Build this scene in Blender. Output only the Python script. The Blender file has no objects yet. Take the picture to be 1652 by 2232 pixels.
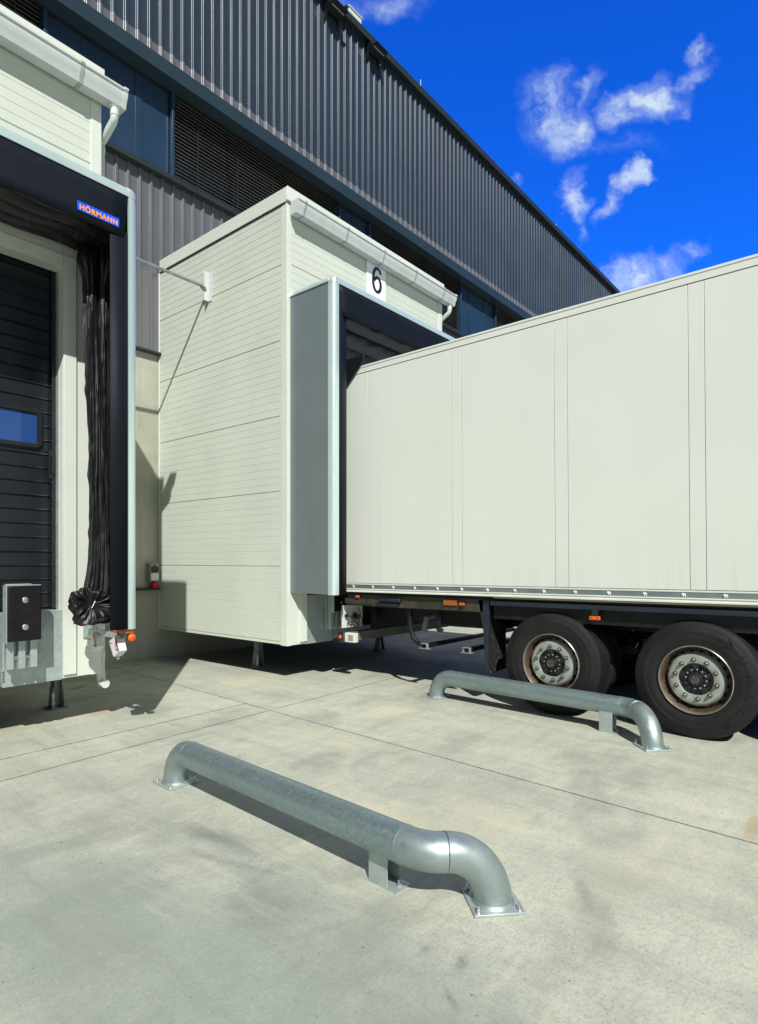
import bpy, bmesh, math, random
from mathutils import Vector, Matrix, noise as mnoise
random.seed(7)
R = math.radians
sc = bpy.context.scene
col = sc.collection

# ------------------------------------------------------------------ camera
cam_d = bpy.data.cameras.new('camera')
cam = bpy.data.objects.new('camera', cam_d); col.objects.link(cam)
cam.location = (0, 0, 1.54)
cam.rotation_euler = (R(90), 0, -math.atan2(.770, .6375))
cam_d.sensor_width = 36; cam_d.sensor_fit = 'AUTO'
cam_d.lens = 1321/2232*36
cam_d.shift_y = 106/2232
cam_d.clip_start = .05; cam_d.clip_end = 3000
sc.camera = cam
F = (.7703, .6377, 0); RT = (.6377, -.7703, 0)

# ------------------------------------------------------------------ exposure
sc.view_settings.view_transform = 'Standard'
sc.view_settings.look = 'None'
sc.view_settings.exposure = 0.20
sc.view_settings.gamma = 1

# ------------------------------------------------------------------ world
SUN = Vector((-.69, -.85, 1.0)).normalized()
ELEV = math.asin(SUN.z)
world = bpy.data.worlds.new('World'); sc.world = world; world.use_nodes = True
wt = world.node_tree; wt.nodes.clear()
def wn(t, **k):
    n = wt.nodes.new(t)
    for a, b in k.items(): setattr(n, a, b)
    return n
sky = wn('ShaderNodeTexSky', sky_type='NISHITA'); sky.sun_disc = False
sky.sun_elevation = ELEV; sky.sun_rotation = math.atan2(SUN.x, SUN.y) % (2*math.pi)
sky.air_density = 1.0; sky.dust_density = .25; sky.ozone_density = 3.0; sky.altitude = 300
hs = wn('ShaderNodeHueSaturation'); hs.inputs['Saturation'].default_value = 1.28
hs.inputs['Value'].default_value = 1.0
wt.links.new(sky.outputs[0], hs.inputs['Color'])
tint = wn('ShaderNodeMix', data_type='RGBA', blend_type='MULTIPLY'); tint.inputs[0].default_value = 1
wt.links.new(hs.outputs[0], tint.inputs[6])
tc = wn('ShaderNodeTexCoord')
def dotv(v):
    n = wn('ShaderNodeVectorMath', operation='DOT_PRODUCT'); wt.links.new(tc.outputs['Generated'], n.inputs[0]); n.inputs[1].default_value = v
    return n.outputs['Value']
def wm(op, a, b=None, c=None, clamp=False):
    n = wn('ShaderNodeMath', operation=op); n.use_clamp = clamp
    for i, x in enumerate((a, b, c)):
        if x is None: continue
        if isinstance(x, (int, float)): n.inputs[i].default_value = x
        else: wt.links.new(x, n.inputs[i])
    return n.outputs[0]
def wr(v, a, b, c=0., d=1.):
    n = wn('ShaderNodeMapRange', interpolation_type='SMOOTHSTEP'); wt.links.new(v, n.inputs['Value'])
    for k, x in (('From Min', a), ('From Max', b), ('To Min', c), ('To Max', d)): n.inputs[k].default_value = x
    return n.outputs[0]
# sky tint shaped: deep blue ahead of the camera, dimmer elsewhere for neutral ambient
deep = wr(dotv(tuple(Vector((F[0], F[1], .42)).normalized())), .35, .80)
tc_mix = wn('ShaderNodeMix', data_type='RGBA'); wt.links.new(deep, tc_mix.inputs[0]); tc_mix.inputs[6].default_value = (.20, .30, .38, 1); tc_mix.inputs[7].default_value = (.18, 1.02, 2.6, 1)
wt.links.new(tc_mix.outputs[2], tint.inputs[7])
fw = wm('MAXIMUM', dotv(F), .05)
pu = wm('DIVIDE', dotv(RT), fw); pv = wm('DIVIDE', dotv((0, 0, 1)), fw)
cx_ = wn('ShaderNodeCombineXYZ'); wt.links.new(pu, cx_.inputs[0]); wt.links.new(pv, cx_.inputs[1])
nz = wn('ShaderNodeTexNoise'); nz.inputs['Scale'].default_value = 10; nz.inputs['Detail'].default_value = 9; nz.inputs['Roughness'].default_value = .60
wt.links.new(cx_.outputs[0], nz.inputs['Vector'])
dsub = wn('ShaderNodeVectorMath', operation='SUBTRACT'); wt.links.new(nz.outputs['Color'], dsub.inputs[0]); dsub.inputs[1].default_value = (.5, .5, .5)
dsc = wn('ShaderNodeVectorMath', operation='SCALE'); wt.links.new(dsub.outputs[0], dsc.inputs[0]); dsc.inputs['Scale'].default_value = .135
dad = wn('ShaderNodeVectorMath', operation='ADD'); wt.links.new(cx_.outputs[0], dad.inputs[0]); wt.links.new(dsc.outputs[0], dad.inputs[1])
blobs = [(1200, 215, 66, 58, 70, 1.05), (1250, 290, 46, 62, -35, 1.05), (1288, 195, 24, 54, -32, .75), (1225, 260, 78, 70, 0, .8), (1405, 230, 88, 50, 15, 1.25), (1345, 258, 40, 34, 10, .7), (1490, 190, 68, 20, 32, .75),
         (1523, 130, 34, 18, 45, .65), (1250, 432, 32, 46, -8, 1.15), (1256, 500, 14, 36, -5, .5), (1368, 398, 34, 30, 30, 1.2), (1328, 448, 22, 46, -38, .75),
         (1378, 598, 62, 40, 15, 1.05), (1445, 585, 50, 30, 20, .8), (1525, 548, 50, 18, 28, .62), (840, 12, 95, 34, 0, .55), (1137, 370, 18, 14, 0, .5), (1330, 330, 120, 24, -5, .28)]
acc = None
for (u, v, rx, ry, ang, w) in blobs:
    m = wn('ShaderNodeMapping', vector_type='TEXTURE')
    wt.links.new(dad.outputs[0], m.inputs['Vector'])
    m.inputs['Location'].default_value = ((u-826)/1321, (1222-v)/1321, 0)
    m.inputs['Rotation'].default_value = (0, 0, R(ang))
    m.inputs['Scale'].default_value = (rx*1.36/1321, ry*1.36/1321, 1)
    l = wn('ShaderNodeVectorMath', operation='LENGTH'); wt.links.new(m.outputs[0], l.inputs[0])
    f = wm('MULTIPLY', wm('SUBTRACT', 1.0, l.outputs['Value'], clamp=True), w)
    acc = f if acc is None else wm('MAXIMUM', acc, f)
nz2 = wn('ShaderNodeTexNoise'); nz2.inputs['Scale'].default_value = 15; nz2.inputs['Detail'].default_value = 9; nz2.inputs['Roughness'].default_value = .62
wt.links.new(dad.outputs[0], nz2.inputs['Vector'])
dens = wm('MULTIPLY', acc, wm('MULTIPLY_ADD', nz2.outputs['Fac'], 3.4, -.75, clamp=False))
cr = wn('ShaderNodeMapRange', interpolation_type='SMOOTHSTEP'); wt.links.new(dens, cr.inputs['Value'])
cr.inputs['From Min'].default_value = .01; cr.inputs['From Max'].default_value = 1.35; cr.inputs['To Max'].default_value = .95
cm = wn('ShaderNodeMix', data_type='RGBA'); wt.links.new(cr.outputs[0], cm.inputs[0]); wt.links.new(tint.outputs[2], cm.inputs[6])
cm.inputs[7].default_value = (6.6, 7.9, 8.7, 1)
# unseen cloud bank added behind the camera to neutralise ambient; pale horizon air
bk = dotv((-.62, -.78, 0)); sz = dotv((0, 0, 1))
nz3 = wn('ShaderNodeTexNoise'); nz3.inputs['Scale'].default_value = 3.2; nz3.inputs['Detail'].default_value = 7; nz3.inputs['Roughness'].default_value = .6
mp3 = wn('ShaderNodeMapping'); mp3.inputs['Scale'].default_value = (1, 1, 2.2); wt.links.new(tc.outputs['Generated'], mp3.inputs['Vector']); wt.links.new(mp3.outputs[0], nz3.inputs['Vector'])
def wr(v, a, b, c=0., d=1.):
    n = wn('ShaderNodeMapRange', interpolation_type='SMOOTHSTEP'); wt.links.new(v, n.inputs['Value'])
    for k, x in (('From Min', a), ('From Max', b), ('To Min', c), ('To Max', d)): n.inputs[k].default_value = x
    return n.outputs[0]
back = wm('MULTIPLY', wr(bk, -.05, .6), wr(nz3.outputs['Fac'], .40, .62))
low = wm('MULTIPLY', wr(sz, .30, .02), wr(bk, -.75, .1, .35, 1.))
lm = wn('ShaderNodeMix', data_type='RGBA'); wt.links.new(wm('MULTIPLY', wm('MAXIMUM', back, low), .8), lm.inputs[0]); wt.links.new(cm.outputs[2], lm.inputs[6]); lm.inputs[7].default_value = (3.3, 3.5, 3.2, 1)
bg = wn('ShaderNodeBackground'); bg.inputs['Strength'].default_value = .095
wo = wn('ShaderNodeOutputWorld')
wt.links.new(lm.outputs[2], bg.inputs['Color']); wt.links.new(bg.outputs[0], wo.inputs['Surface'])

sun_d = bpy.data.lights.new('sun', 'SUN'); sun_d.energy = 5.0; sun_d.angle = R(.5); sun_d.color = (1, .975, .91)
sun = bpy.data.objects.new('sun', sun_d); col.objects.link(sun)
sun.rotation_euler = SUN.to_track_quat('Z', 'Y').to_euler(); sun.location = (-20, -25, 30)

# ------------------------------------------------------------------ materials
def nodes_of(name):
    m = bpy.data.materials.new(name); m.use_nodes = True
    return m, m.node_tree, m.node_tree.nodes['Principled BSDF']
class NT:
    def __init__(s, t): s.t = t
    def n(s, ty, **k):
        n = s.t.nodes.new(ty)
        for a, b in k.items(): setattr(n, a, b)
        return n
    def put(s, inp, x):
        if x is None: return
        if hasattr(x, 'links') or isinstance(x, bpy.types.NodeSocket): s.t.links.new(x, inp)
        else: inp.default_value = x
    def math(s, op, a, b=None, c=None, clamp=False):
        n = s.n('ShaderNodeMath', operation=op); n.use_clamp = clamp
        for i, x in enumerate((a, b, c)): s.put(n.inputs[i], x)
        return n.outputs[0]
    def noise(s, vec, scale, detail=4, rough=.55, color=False, dist=0):
        n = s.n('ShaderNodeTexNoise'); s.put(n.inputs['Vector'], vec)
        n.inputs['Scale'].default_value = scale; n.inputs['Detail'].default_value = detail; n.inputs['Roughness'].default_value = rough
        n.inputs['Distortion'].default_value = dist
        return n.outputs['Color' if color else 'Fac']
    def mapping(s, vec, scale=(1, 1, 1), rot=(0, 0, 0), loc=(0, 0, 0), ty='POINT'):
        n = s.n('ShaderNodeMapping', vector_type=ty); s.put(n.inputs['Vector'], vec)
        n.inputs['Scale'].default_value = scale; n.inputs['Rotation'].default_value = rot; n.inputs['Location'].default_value = loc
        return n.outputs[0]
    def rng(s, v, a, b, c=0., d=1., smooth=True):
        n = s.n('ShaderNodeMapRange', interpolation_type='SMOOTHSTEP' if smooth else 'LINEAR'); s.put(n.inputs['Value'], v)
        for k, x in (('From Min', a), ('From Max', b), ('To Min', c), ('To Max', d)): n.inputs[k].default_value = x
        return n.outputs[0]
    def mix(s, f, a, b, blend='MIX'):
        n = s.n('ShaderNodeMix', data_type='RGBA', blend_type=blend)
        s.put(n.inputs[0], f); s.put(n.inputs[6], a if not isinstance(a, tuple) else (*a, 1)[:4]); s.put(n.inputs[7], b if not isinstance(b, tuple) else (*b, 1)[:4])
        return n.outputs[2]
    def bump(s, h, strength, dist=.01):
        n = s.n('ShaderNodeBump'); s.put(n.inputs['Height'], h); n.inputs['Strength'].default_value = strength; n.inputs['Distance'].default_value = dist
        return n.outputs[0]
    def co(s): return s.n('ShaderNodeTexCoord').outputs['Object']

def paint(name, c, rough=.45, metal=0., var=.08, nscale=2.5, streak=0., bump=0., bscale=60., coat=0., spec=.5, dirt=None, dirtamt=.0):
    m, t, b = nodes_of(name); N = NT(t); co = N.co()
    f = N.noise(co, nscale, 5, .6)
    c2 = tuple(x*(1-var) for x in c); c3 = tuple(min(1, x*(1+var)) for x in c)
    out = N.mix(N.rng(f, .3, .7), c2, c3)
    if streak:
        st = N.noise(N.mapping(co, (14, 14, .5)), 1.5, 5, .65)
        out = N.mix(N.rng(st, .52, .8, 0, streak), out, tuple(x*.72 for x in c))
    if dirt:
        dn = N.noise(N.mapping(co, (1, 1, .6), loc=(3, 1, 2)), 3.3, 8, .7)
        out = N.mix(N.rng(dn, .5, .78, 0, dirtamt), out, dirt)
    t.links.new(out, b.inputs['Base Color'])
    rn = N.noise(co, min(nscale*1.5, 8), 2, .5); rv = .03 if (metal or coat) else .08
    t.links.new(N.rng(rn, .25, .75, max(0, rough-rv), min(1, rough+rv)), b.inputs['Roughness'])
    b.inputs['Metallic'].default_value = metal
    b.inputs['Specular IOR Level'].default_value = spec
    if coat: b.inputs['Coat Weight'].default_value = coat; b.inputs['Coat Roughness'].default_value = .12
    if bump: t.links.new(N.bump(N.noise(co, bscale, 4, .6), bump, .004), b.inputs['Normal'])
    return m

def galv(name, c, rough=.38, metal=.85, sc_=28, var=.3):
    m, t, b = nodes_of(name); N = NT(t); co = N.co()
    v = N.n('ShaderNodeTexVoronoi'); v.inputs['Scale'].default_value = sc_; t.links.new(N.noise(co, 5, 3, .5, True), v.inputs['Vector']) if False else t.links.new(co, v.inputs['Vector'])
    sep = N.n('ShaderNodeSeparateColor'); t.links.new(v.outputs['Color'], sep.inputs[0])
    n1 = N.noise(co, 3.5, 6, .65); n2 = N.noise(co, 45, 5, .7)
    a = N.mix(sep.outputs[0], tuple(x*(1-var) for x in c), tuple(min(1, x*(1+var)) for x in c))
    a = N.mix(N.rng(n1, .4, .72, 0, .5), a, tuple(min(1, x*.72) for x in c))
    a = N.mix(N.rng(n2, .62, .74, 0, .5), a, (.62, .68, .68))
    t.links.new(a, b.inputs['Base Color'])
    r = N.math('ADD', N.math('MULTIPLY', sep.outputs[1], .14), N.rng(n1, .3, .7, rough-.06, rough+.1))
    t.links.new(r, b.inputs['Roughness']); b.inputs['Metallic'].default_value = metal
    t.links.new(N.bump(n2, .12, .002), b.inputs['Normal'])
    return m

M = {}
M['panel'] = paint('cream_panel', (.560, .603, .530), .42, var=.035, nscale=1.3, streak=.10, dirt=(.42, .42, .33), dirtamt=.12)
M['trim'] = paint('cream_trim', (.595, .637, .570), .40, var=.03, nscale=2, streak=.12)
def trailer_mat():
    m, t, b = nodes_of('trailer_white'); N = NT(t); co = N.co()
    n = N.noise(co, .8, 4, .5)
    c = N.mix(N.rng(n, .3, .7), (.600, .637, .583), (.626, .661, .608))
    sp = N.n('ShaderNodeSeparateXYZ'); t.links.new(co, sp.inputs[0]); z = sp.outputs[2]
    col_ = N.noise(N.mapping(co, (9, 9, .25)), 1.6, 6, .65)
    foot = N.math('MULTIPLY', N.rng(z, 1.75, 1.22), N.rng(col_, .46, .74, .03, .22))
    c = N.mix(foot, c, (.40, .38, .28))
    run = N.math('MULTIPLY', N.rng(z, 2.6, 3.9), N.rng(N.noise(N.mapping(co, (22, 22, .18), loc=(2, 5, 0)), 1.3, 4, .6), .58, .76, 0, .14))
    c = N.mix(run, c, (.42, .42, .36))
    sm = N.noise(N.mapping(co, (1, .9, 2.2), loc=(7, 2, 1)), 4, 8, .72)
    c = N.mix(N.rng(sm, .60, .78, 0, .12), c, (.42, .40, .32))
    sc2 = N.noise(N.mapping(co, (1, 1.2, 30), (R(4), 0, 0)), 1.5, 4, .6)
    c = N.mix(N.rng(sc2, .68, .76, 0, .25), c, (.44, .44, .40))
    t.links.new(c, b.inputs['Base Color']); b.inputs['Roughness'].default_value = .38; b.inputs['Coat Weight'].default_value = .12
    t.links.new(N.bump(N.noise(co, 2.2, 2, .5), .10, .02), b.inputs['Normal'])
    return m
M['trailer'] = trailer_mat()
M['trailer_rail'] = paint('trailer_rail', (.60, .63, .57), .35, var=.05, nscale=4, streak=.2)
M['rail_gold'] = paint('rail_weathered', (.36, .35, .24), .4, metal=.3, var=.15)
M['seam'] = paint('seam_sealant', (.10, .105, .10), .6, var=.2)
M['gutter'] = paint('gutter_grey_white', (.52, .565, .55), .38, var=.05, nscale=5, streak=.15)
M['gutter_joint'] = paint('gutter_joint', (.30, .34, .35), .5, var=.1)
M['pipe'] = paint('pipe_white', (.56, .61, .57), .36, var=.05, nscale=4, streak=.12)
M['clad_dark'] = paint('cladding_dark', (.035, .051, .074), .30, metal=.28, var=.05, nscale=.6, spec=.75)
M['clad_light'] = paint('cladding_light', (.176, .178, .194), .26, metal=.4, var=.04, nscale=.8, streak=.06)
M['navy'] = paint('navy_panel', (.018, .044, .086), .36, metal=.15, var=.10, nscale=1.5)
M['fascia'] = paint('fascia_navy', (.024, .046, .062), .38, metal=.2, var=.08, nscale=1)
M['coping'] = paint('coping_grey', (.024, .036, .036), .4, metal=.2, var=.1)
M['slat'] = paint('blind_slat', (.008, .009, .009), .45, var=.1, spec=.3)  # slats coloured near black to paint the shade of their undersides
M['slat_lip'] = paint('blind_lip', (.34, .34, .30), .35, metal=.5, var=.1)  # pale colour paints the sunlit front edge of each slat
M['cord'] = paint('blind_cord', (.02, .022, .022), .6)
M['soffit'] = paint('soffit_dark', (.012, .013, .016), .5)
M['steel_dark'] = paint('steel_dark', (.0065, .0075, .009), .5, var=.25, nscale=6, spec=.3)
M['steel_blue'] = paint('steel_blueblack', (.014, .022, .034), .4, metal=.1, var=.2, nscale=5)
M['steel_dirty'] = paint('steel_dirty', (.034, .031, .022), .6, var=.35, nscale=7, dirt=(.12, .10, .07), dirtamt=.4)
M['underrun'] = paint('underrun_paint', (.12, .112, .08), .5, var=.25, nscale=6, dirt=(.04, .035, .03), dirtamt=.6)
M['galv'] = galv('galvanised_plate', (.44, .51, .505), .46, .6, 22, .08)
M['galv_pipe'] = galv('galvanised_pipe', (.305, .395, .40), .40, .80, 95, .12)
M['galv_elbow'] = galv('galvanised_elbow', (.35, .42, .42), .42, .80, 16, .05)
M['galv_dark'] = galv('galvanised_leg', (.26, .29, .27), .5, .7, 30, .2)
M['alu'] = paint('anodised_aluminium', (.60, .745, .72), .30, metal=.45, var=.02, nscale=3, coat=.4)
M['alu_cap'] = paint('aluminium_cap', (.56, .61, .63), .34, metal=.4, var=.03)
M['hood_side'] = paint('hood_side_sheet', (.165, .203, .215), .42, metal=.2, var=.04, nscale=3, streak=.10)
M['bolt'] = galv('bolt_zinc', (.55, .57, .56), .3, .9, 90, .2)
M['rubber'] = paint('dock_rubber', (.0060, .0048, .0058), .55, var=.3, nscale=9, bump=.25, bscale=120, spec=.3)
M['orange'] = paint('orange_lens', (.66, .10, .008), .3, coat=.2, var=.1, nscale=40)
M['red'] = paint('red_plastic', (.45, .012, .02), .35)
M['blue'] = paint('blue_plastic', (.02, .05, .42), .35)
M['white_pl'] = paint('white_plastic', (.62, .62, .60), .4, var=.05)
M['grey_pl'] = paint('grey_plastic', (.24, .25, .24), .45)
M['dark_pl'] = paint('dark_plastic', (.011, .012, .014), .38)
M['sign_blue'] = paint('sign_blue', (.010, .085, .72), .35, var=.03)
M['sign_orange'] = paint('sign_orange', (.85, .33, .035), .4, var=.03)
M['sign_white'] = paint('sign_white', (.78, .84, .90), .35, var=.03)
M['sign_black'] = paint('sign_black', (.012, .016, .024), .4)
M['strip'] = paint('rail_strip', (.25, .30, .31), .36, metal=.6, var=.14, nscale=5)
M['emblem_sq'] = paint('emblem_plate', (.15, .20, .20), .4, metal=.5)
M['emblem'] = paint('emblem_white', (.74, .78, .76), .4)
M['rim'] = paint('rim_painted', (.33, .36, .325), .36, metal=.3, var=.12, nscale=9, dirt=(.15, .135, .10), dirtamt=.5)
M['rim_lip'] = paint('rim_lip', (.50, .46, .40), .30, metal=.8, var=.12, nscale=14)
M['rim_inner'] = paint('rim_inner', (.085, .052, .034), .5, metal=.2, var=.3, nscale=12, dirt=(.012, .011, .010), dirtamt=.6)
M['hub'] = paint('hub_black', (.012, .012, .014), .4, var=.3, nscale=20)
M['nut'] = paint('wheel_nut', (.12, .12, .11), .35, metal=.6, var=.3, nscale=40, dirt=(.10, .05, .03), dirtamt=.4)

def fabric(name, c, rough, bump=.5, wscale=5):
    m, t, b = nodes_of(name); N = NT(t); co = N.co()
    n = N.noise(co, 1.6, 4, .6)
    t.links.new(N.mix(N.rng(n, .3, .7), tuple(x*.8 for x in c), tuple(x*1.2 for x in c)), b.inputs['Base Color'])
    b.inputs['Roughness'].default_value = rough; b.inputs['Specular IOR Level'].default_value = .2 if rough > .5 else .5
    w = N.noise(N.mapping(co, (1, 1, .16)), wscale, 5, .6, dist=.4)
    t.links.new(N.bump(w, bump, .02), b.inputs['Normal'])
    return m
M['flap'] = fabric('flap_fabric', (.0042, .0070, .0130), .62, .06, 3)
M['curtain'] = fabric('curtain_vinyl', (.0060, .0064, .0074), .43, .55, 11)
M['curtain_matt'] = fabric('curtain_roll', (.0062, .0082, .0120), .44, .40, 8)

def tyre_mat():
    m, t, b = nodes_of('tyre_rubber'); N = NT(t); co = N.co()
    n = N.noise(co, 6, 6, .65); n2 = N.noise(co, 55, 4, .6)
    c = N.mix(N.rng(n, .35, .7), (.0055, .0058, .0066), (.0120, .0120, .0122))
    c = N.mix(N.rng(n2, .58, .72, 0, .35), c, (.024, .0235, .022))
    t.links.new(c, b.inputs['Base Color']); b.inputs['Roughness'].default_value = .62; b.inputs['Specular IOR Level'].default_value = .35
    t.links.new(N.bump(n2, .25, .002), b.inputs['Normal'])
    return m
M['tyre'] = tyre_mat()

def speckle():
    m, t, b = nodes_of('mudflap_spray_rubber'); N = NT(t); co = N.co()
    v = N.n('ShaderNodeTexVoronoi'); v.inputs['Scale'].default_value = 42; t.links.new(N.mapping(co, (1, 1, .7)), v.inputs['Vector'])
    n = N.noise(co, 70, 3, .6)
    f = N.math('MULTIPLY', N.rng(v.outputs['Distance'], .25, .1), N.rng(n, .45, .6))
    t.links.new(N.mix(f, (.010, .010, .011), (.55, .55, .50)), b.inputs['Base Color']); b.inputs['Roughness'].default_value = .7
    t.links.new(N.bump(n, .8, .006), b.inputs['Normal'])
    return m
M['mudflap'] = speckle()

def door_mat():
    m, t, b = nodes_of('door_black'); N = NT(t); co = N.co()
    n = N.noise(co, 2, 5, .6)
    t.links.new(N.mix(N.rng(n, .3, .7), (.0080, .0110, .0150), (.0120, .0155, .0200)), b.inputs['Base Color'])
    b.inputs['Roughness'].default_value = .33
    t.links.new(N.bump(N.noise(co, 220, 2, .5), .05, .001), b.inputs['Normal'])
    return m
M['door'] = door_mat()
def glass(name, c=(.02, .03, .045), rough=.04):
    m, t, b = nodes_of(name); b.inputs['Base Color'].default_value = (*c, 1); b.inputs['Roughness'].default_value = rough
    b.inputs['Specular IOR Level'].default_value = 1.0; b.inputs['Coat Weight'].default_value = 1; b.inputs['Coat Roughness'].default_value = .02
    N = NT(t); t.links.new(N.bump(N.noise(N.co(), 1.5, 2, .5), .05, .02), b.inputs['Normal'])
    return m
M['glass'] = glass('window_glass', (.006, .008, .011))
M['door_glass'] = glass('door_window_glass', (.022, .065, .22), .05)  # blue base colour stands in for the reflected sky

def concrete_wall():
    m, t, b = nodes_of('concrete_wall'); N = NT(t); co = N.co()
    a = N.noise(co, .9, 6, .6); d = N.noise(co, 7, 7, .7); st = N.noise(N.mapping(co, (5, 5, .35)), 1.4, 5, .6)
    c = N.mix(N.rng(a, .3, .7), (.30, .305, .24), (.41, .41, .34))
    c = N.mix(N.rng(st, .5, .8, 0, .5), c, (.27, .265, .21))
    c = N.mix(N.rng(d, .55, .75, 0, .5), c, (.24, .225, .17))
    c = N.mix(N.rng(N.noise(N.mapping(co, (2.2, 1, .8), loc=(1.5, 0, 4)), 1.1, 8, .7), .52, .72, 0, .6), c, (.20, .195, .15))
    v = N.n('ShaderNodeTexVoronoi'); v.inputs['Scale'].default_value = 9; t.links.new(co, v.inputs['Vector'])
    pit = N.rng(v.outputs['Distance'], .05, .02)
    c = N.mix(N.math('MULTIPLY', pit, .7), c, (.10, .10, .09))
    t.links.new(c, b.inputs['Base Color']); b.inputs['Roughness'].default_value = .8
    t.links.new(N.bump(N.math('SUBTRACT', d, pit), .25, .004), b.inputs['Normal'])
    return m
M['conc_wall'] = concrete_wall()

def ground_mat():
    m, t, b = nodes_of('yard_concrete'); N = NT(t); co = N.co()
    w = N.noise(co, .8, 3, .5, True)
    ws = N.n('ShaderNodeVectorMath', operation='SCALE'); t.links.new(w, ws.inputs[0]); ws.inputs['Scale'].default_value = .35
    wa = N.n('ShaderNodeVectorMath', operation='ADD'); t.links.new(co, wa.inputs[0]); t.links.new(ws.outputs[0], wa.inputs[1]); wc = wa.outputs[0]
    rot = N.mapping(wc, (1, 1, 1), (0, 0, R(18)))
    broom = N.mapping(wc, (1.3, 5, 1), (0, 0, R(8)))
    n0 = N.noise(N.mapping(wc, (1.2, .5, 1)), 1.0, 9, .68)          # large patches
    n1 = N.noise(rot, 1.7, 10, .70)
    n2 = N.noise(co, 9, 7, .7)
    n3 = N.noise(broom, 2.0, 7, .68)
    n4 = N.noise(co, 75, 5, .75)
    c = N.mix(N.rng(n0, .34, .66), (.390, .412, .345), (.530, .530, .435))
    n5 = N.noise(N.mapping(wc, (4.2, .55, 1), (0, 0, R(-3))), 1.3, 9, .72)
    c = N.mix(N.rng(n1, .40, .66, 0, .62), c, (.325, .355, .30))
    c = N.mix(N.rng(n3, .50, .70, 0, .48), c, (.58, .555, .42))
    c = N.mix(N.rng(n3, .50, .26, 0, .42), c, (.285, .29, .24))
    c = N.mix(N.rng(n2, .50, .72, 0, .45), c, (.55, .515, .375))
    c = N.mix(N.rng(N.noise(co, 24, 7, .76), .52, .72, 0, .62), c, (.235, .245, .20))
    c = N.mix(N.rng(N.noise(N.mapping(co, (1, 1, 1), loc=(5, 9, 0)), 4.5, 10, .78), .54, .70, 0, .5), c, (.60, .58, .45))
    c = N.mix(N.rng(n4, .49, .36, 0, .34), c, (.21, .215, .18))
    c = N.mix(N.rng(n4, .53, .66, 0, .32), c, (.62, .61, .50))
    c = N.mix(N.rng(N.noise(co, 34, 6, .8), .50, .38, 0, .34), c, (.25, .262, .22))
    # dark grime in soft patches towards the near yard
    g = N.noise(N.mapping(wc, (.9, 1.7, 1), (0, 0, R(-35)), (4.2, 1.3, 0)), 1.15, 6, .6)
    c = N.mix(N.rng(g, .50, .68, 0, .50), c, (.215, .235, .20))
    # pale screed patch and stains fixed to places on the yard
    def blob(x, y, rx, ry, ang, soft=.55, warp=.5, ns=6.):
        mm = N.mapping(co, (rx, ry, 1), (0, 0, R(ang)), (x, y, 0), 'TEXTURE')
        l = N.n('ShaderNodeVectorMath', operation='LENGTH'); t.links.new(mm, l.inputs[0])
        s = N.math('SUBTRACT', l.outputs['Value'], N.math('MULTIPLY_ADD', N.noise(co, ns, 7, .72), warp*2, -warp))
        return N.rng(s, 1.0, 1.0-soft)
    for (x, y, rx, ry, a, k, cc) in [
        (3.02, 6.20, .38, .20, 20, .60, (.42, .25, .13)), (3.35, 7.5, .18, .05, 20, .8, (.22, .10, .06)), (4.07, .575, .32, .045, 4, .45, (.42, .26, .13)),
        (1.25, 2.4, 1.0, 2.3, 12, .74, (.250, .300, .258)), (1.55, 1.25, .60, .50, 0, .6, (.255, .285, .25)), (2.75, 2.6, .35, 1.4, 10, .5, (.56, .53, .39)), (3.2, .9, .8, .35, -20, .35, (.52, .49, .36)),
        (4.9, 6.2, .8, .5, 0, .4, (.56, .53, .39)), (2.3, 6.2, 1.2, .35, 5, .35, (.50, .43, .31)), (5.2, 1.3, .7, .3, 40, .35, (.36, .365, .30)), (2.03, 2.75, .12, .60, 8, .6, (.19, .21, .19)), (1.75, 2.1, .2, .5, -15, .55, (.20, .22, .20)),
        (2.55, 4.2, .25, .15, 0, .35, (.26, .265, .22)), (1.75, 3.6, .3, .22, 0, .35, (.25, .25, .2)), (4.9, 3.9, .45, .35, 0, .55, (.60, .56, .43)), (3.75, 3.7, .25, .8, 8, .5, (.58, .54, .41)),
        (3.2, 1.9, .5, .7, 20, .3, (.54, .50, .36)), (2.6, .95, .35, .12, 35, .4, (.24, .25, .21)), (1.2, 2.6, .35, .9, -20, .35, (.26, .275, .24))]:
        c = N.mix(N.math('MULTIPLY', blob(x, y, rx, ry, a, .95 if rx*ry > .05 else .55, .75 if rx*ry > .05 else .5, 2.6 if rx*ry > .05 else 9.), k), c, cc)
    # soft-edged oily drips and scuffs of the lorries' tyres
    for (x, y, rx, ry, a, k, ns_) in [(1.97, 1.39, .05, .035, 30, .42, 30), (1.985, 1.235, .085, .035, 25, .5, 26), (1.80, 1.16, .10, .022, 55, .40, 30), (1.70, 1.00, .03, .12, 30, .35, 26), (2.02, 2.9, .10, .30, 12, .30, 14), (1.9, 2.55, .05, .5, 14, .28, 14), (2.75, 1.05, .25, .05, 30, .30, 16), (2.95, 4.6, .5, .06, 4, .28, 12)]:
        c = N.mix(N.math('MULTIPLY', blob(x, y, rx, ry, a, .95, .9, ns_), k), c, (.11, .12, .11))
    c = N.mix(N.rng(n5, .50, .30, 0, .45), c, (.24, .262, .225))
    c = N.mix(N.rng(n5, .54, .72, 0, .35), c, (.585, .575, .455))
    c = N.mix(N.rng(n4, .49, .37, 0, .17), c, (.17, .18, .155))
    c = N.mix(N.rng(N.noise(N.mapping(co, (1, 1, 1), loc=(3, 8, 0)), 40, 6, .8), .53, .68, 0, .20), c, (.62, .62, .52))
    c = N.mix(N.rng(N.noise(N.mapping(co, (1, 1, 1), loc=(6, 2, 0)), 13, 7, .78), .53, .68, 0, .20), c, (.22, .24, .20))
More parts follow.
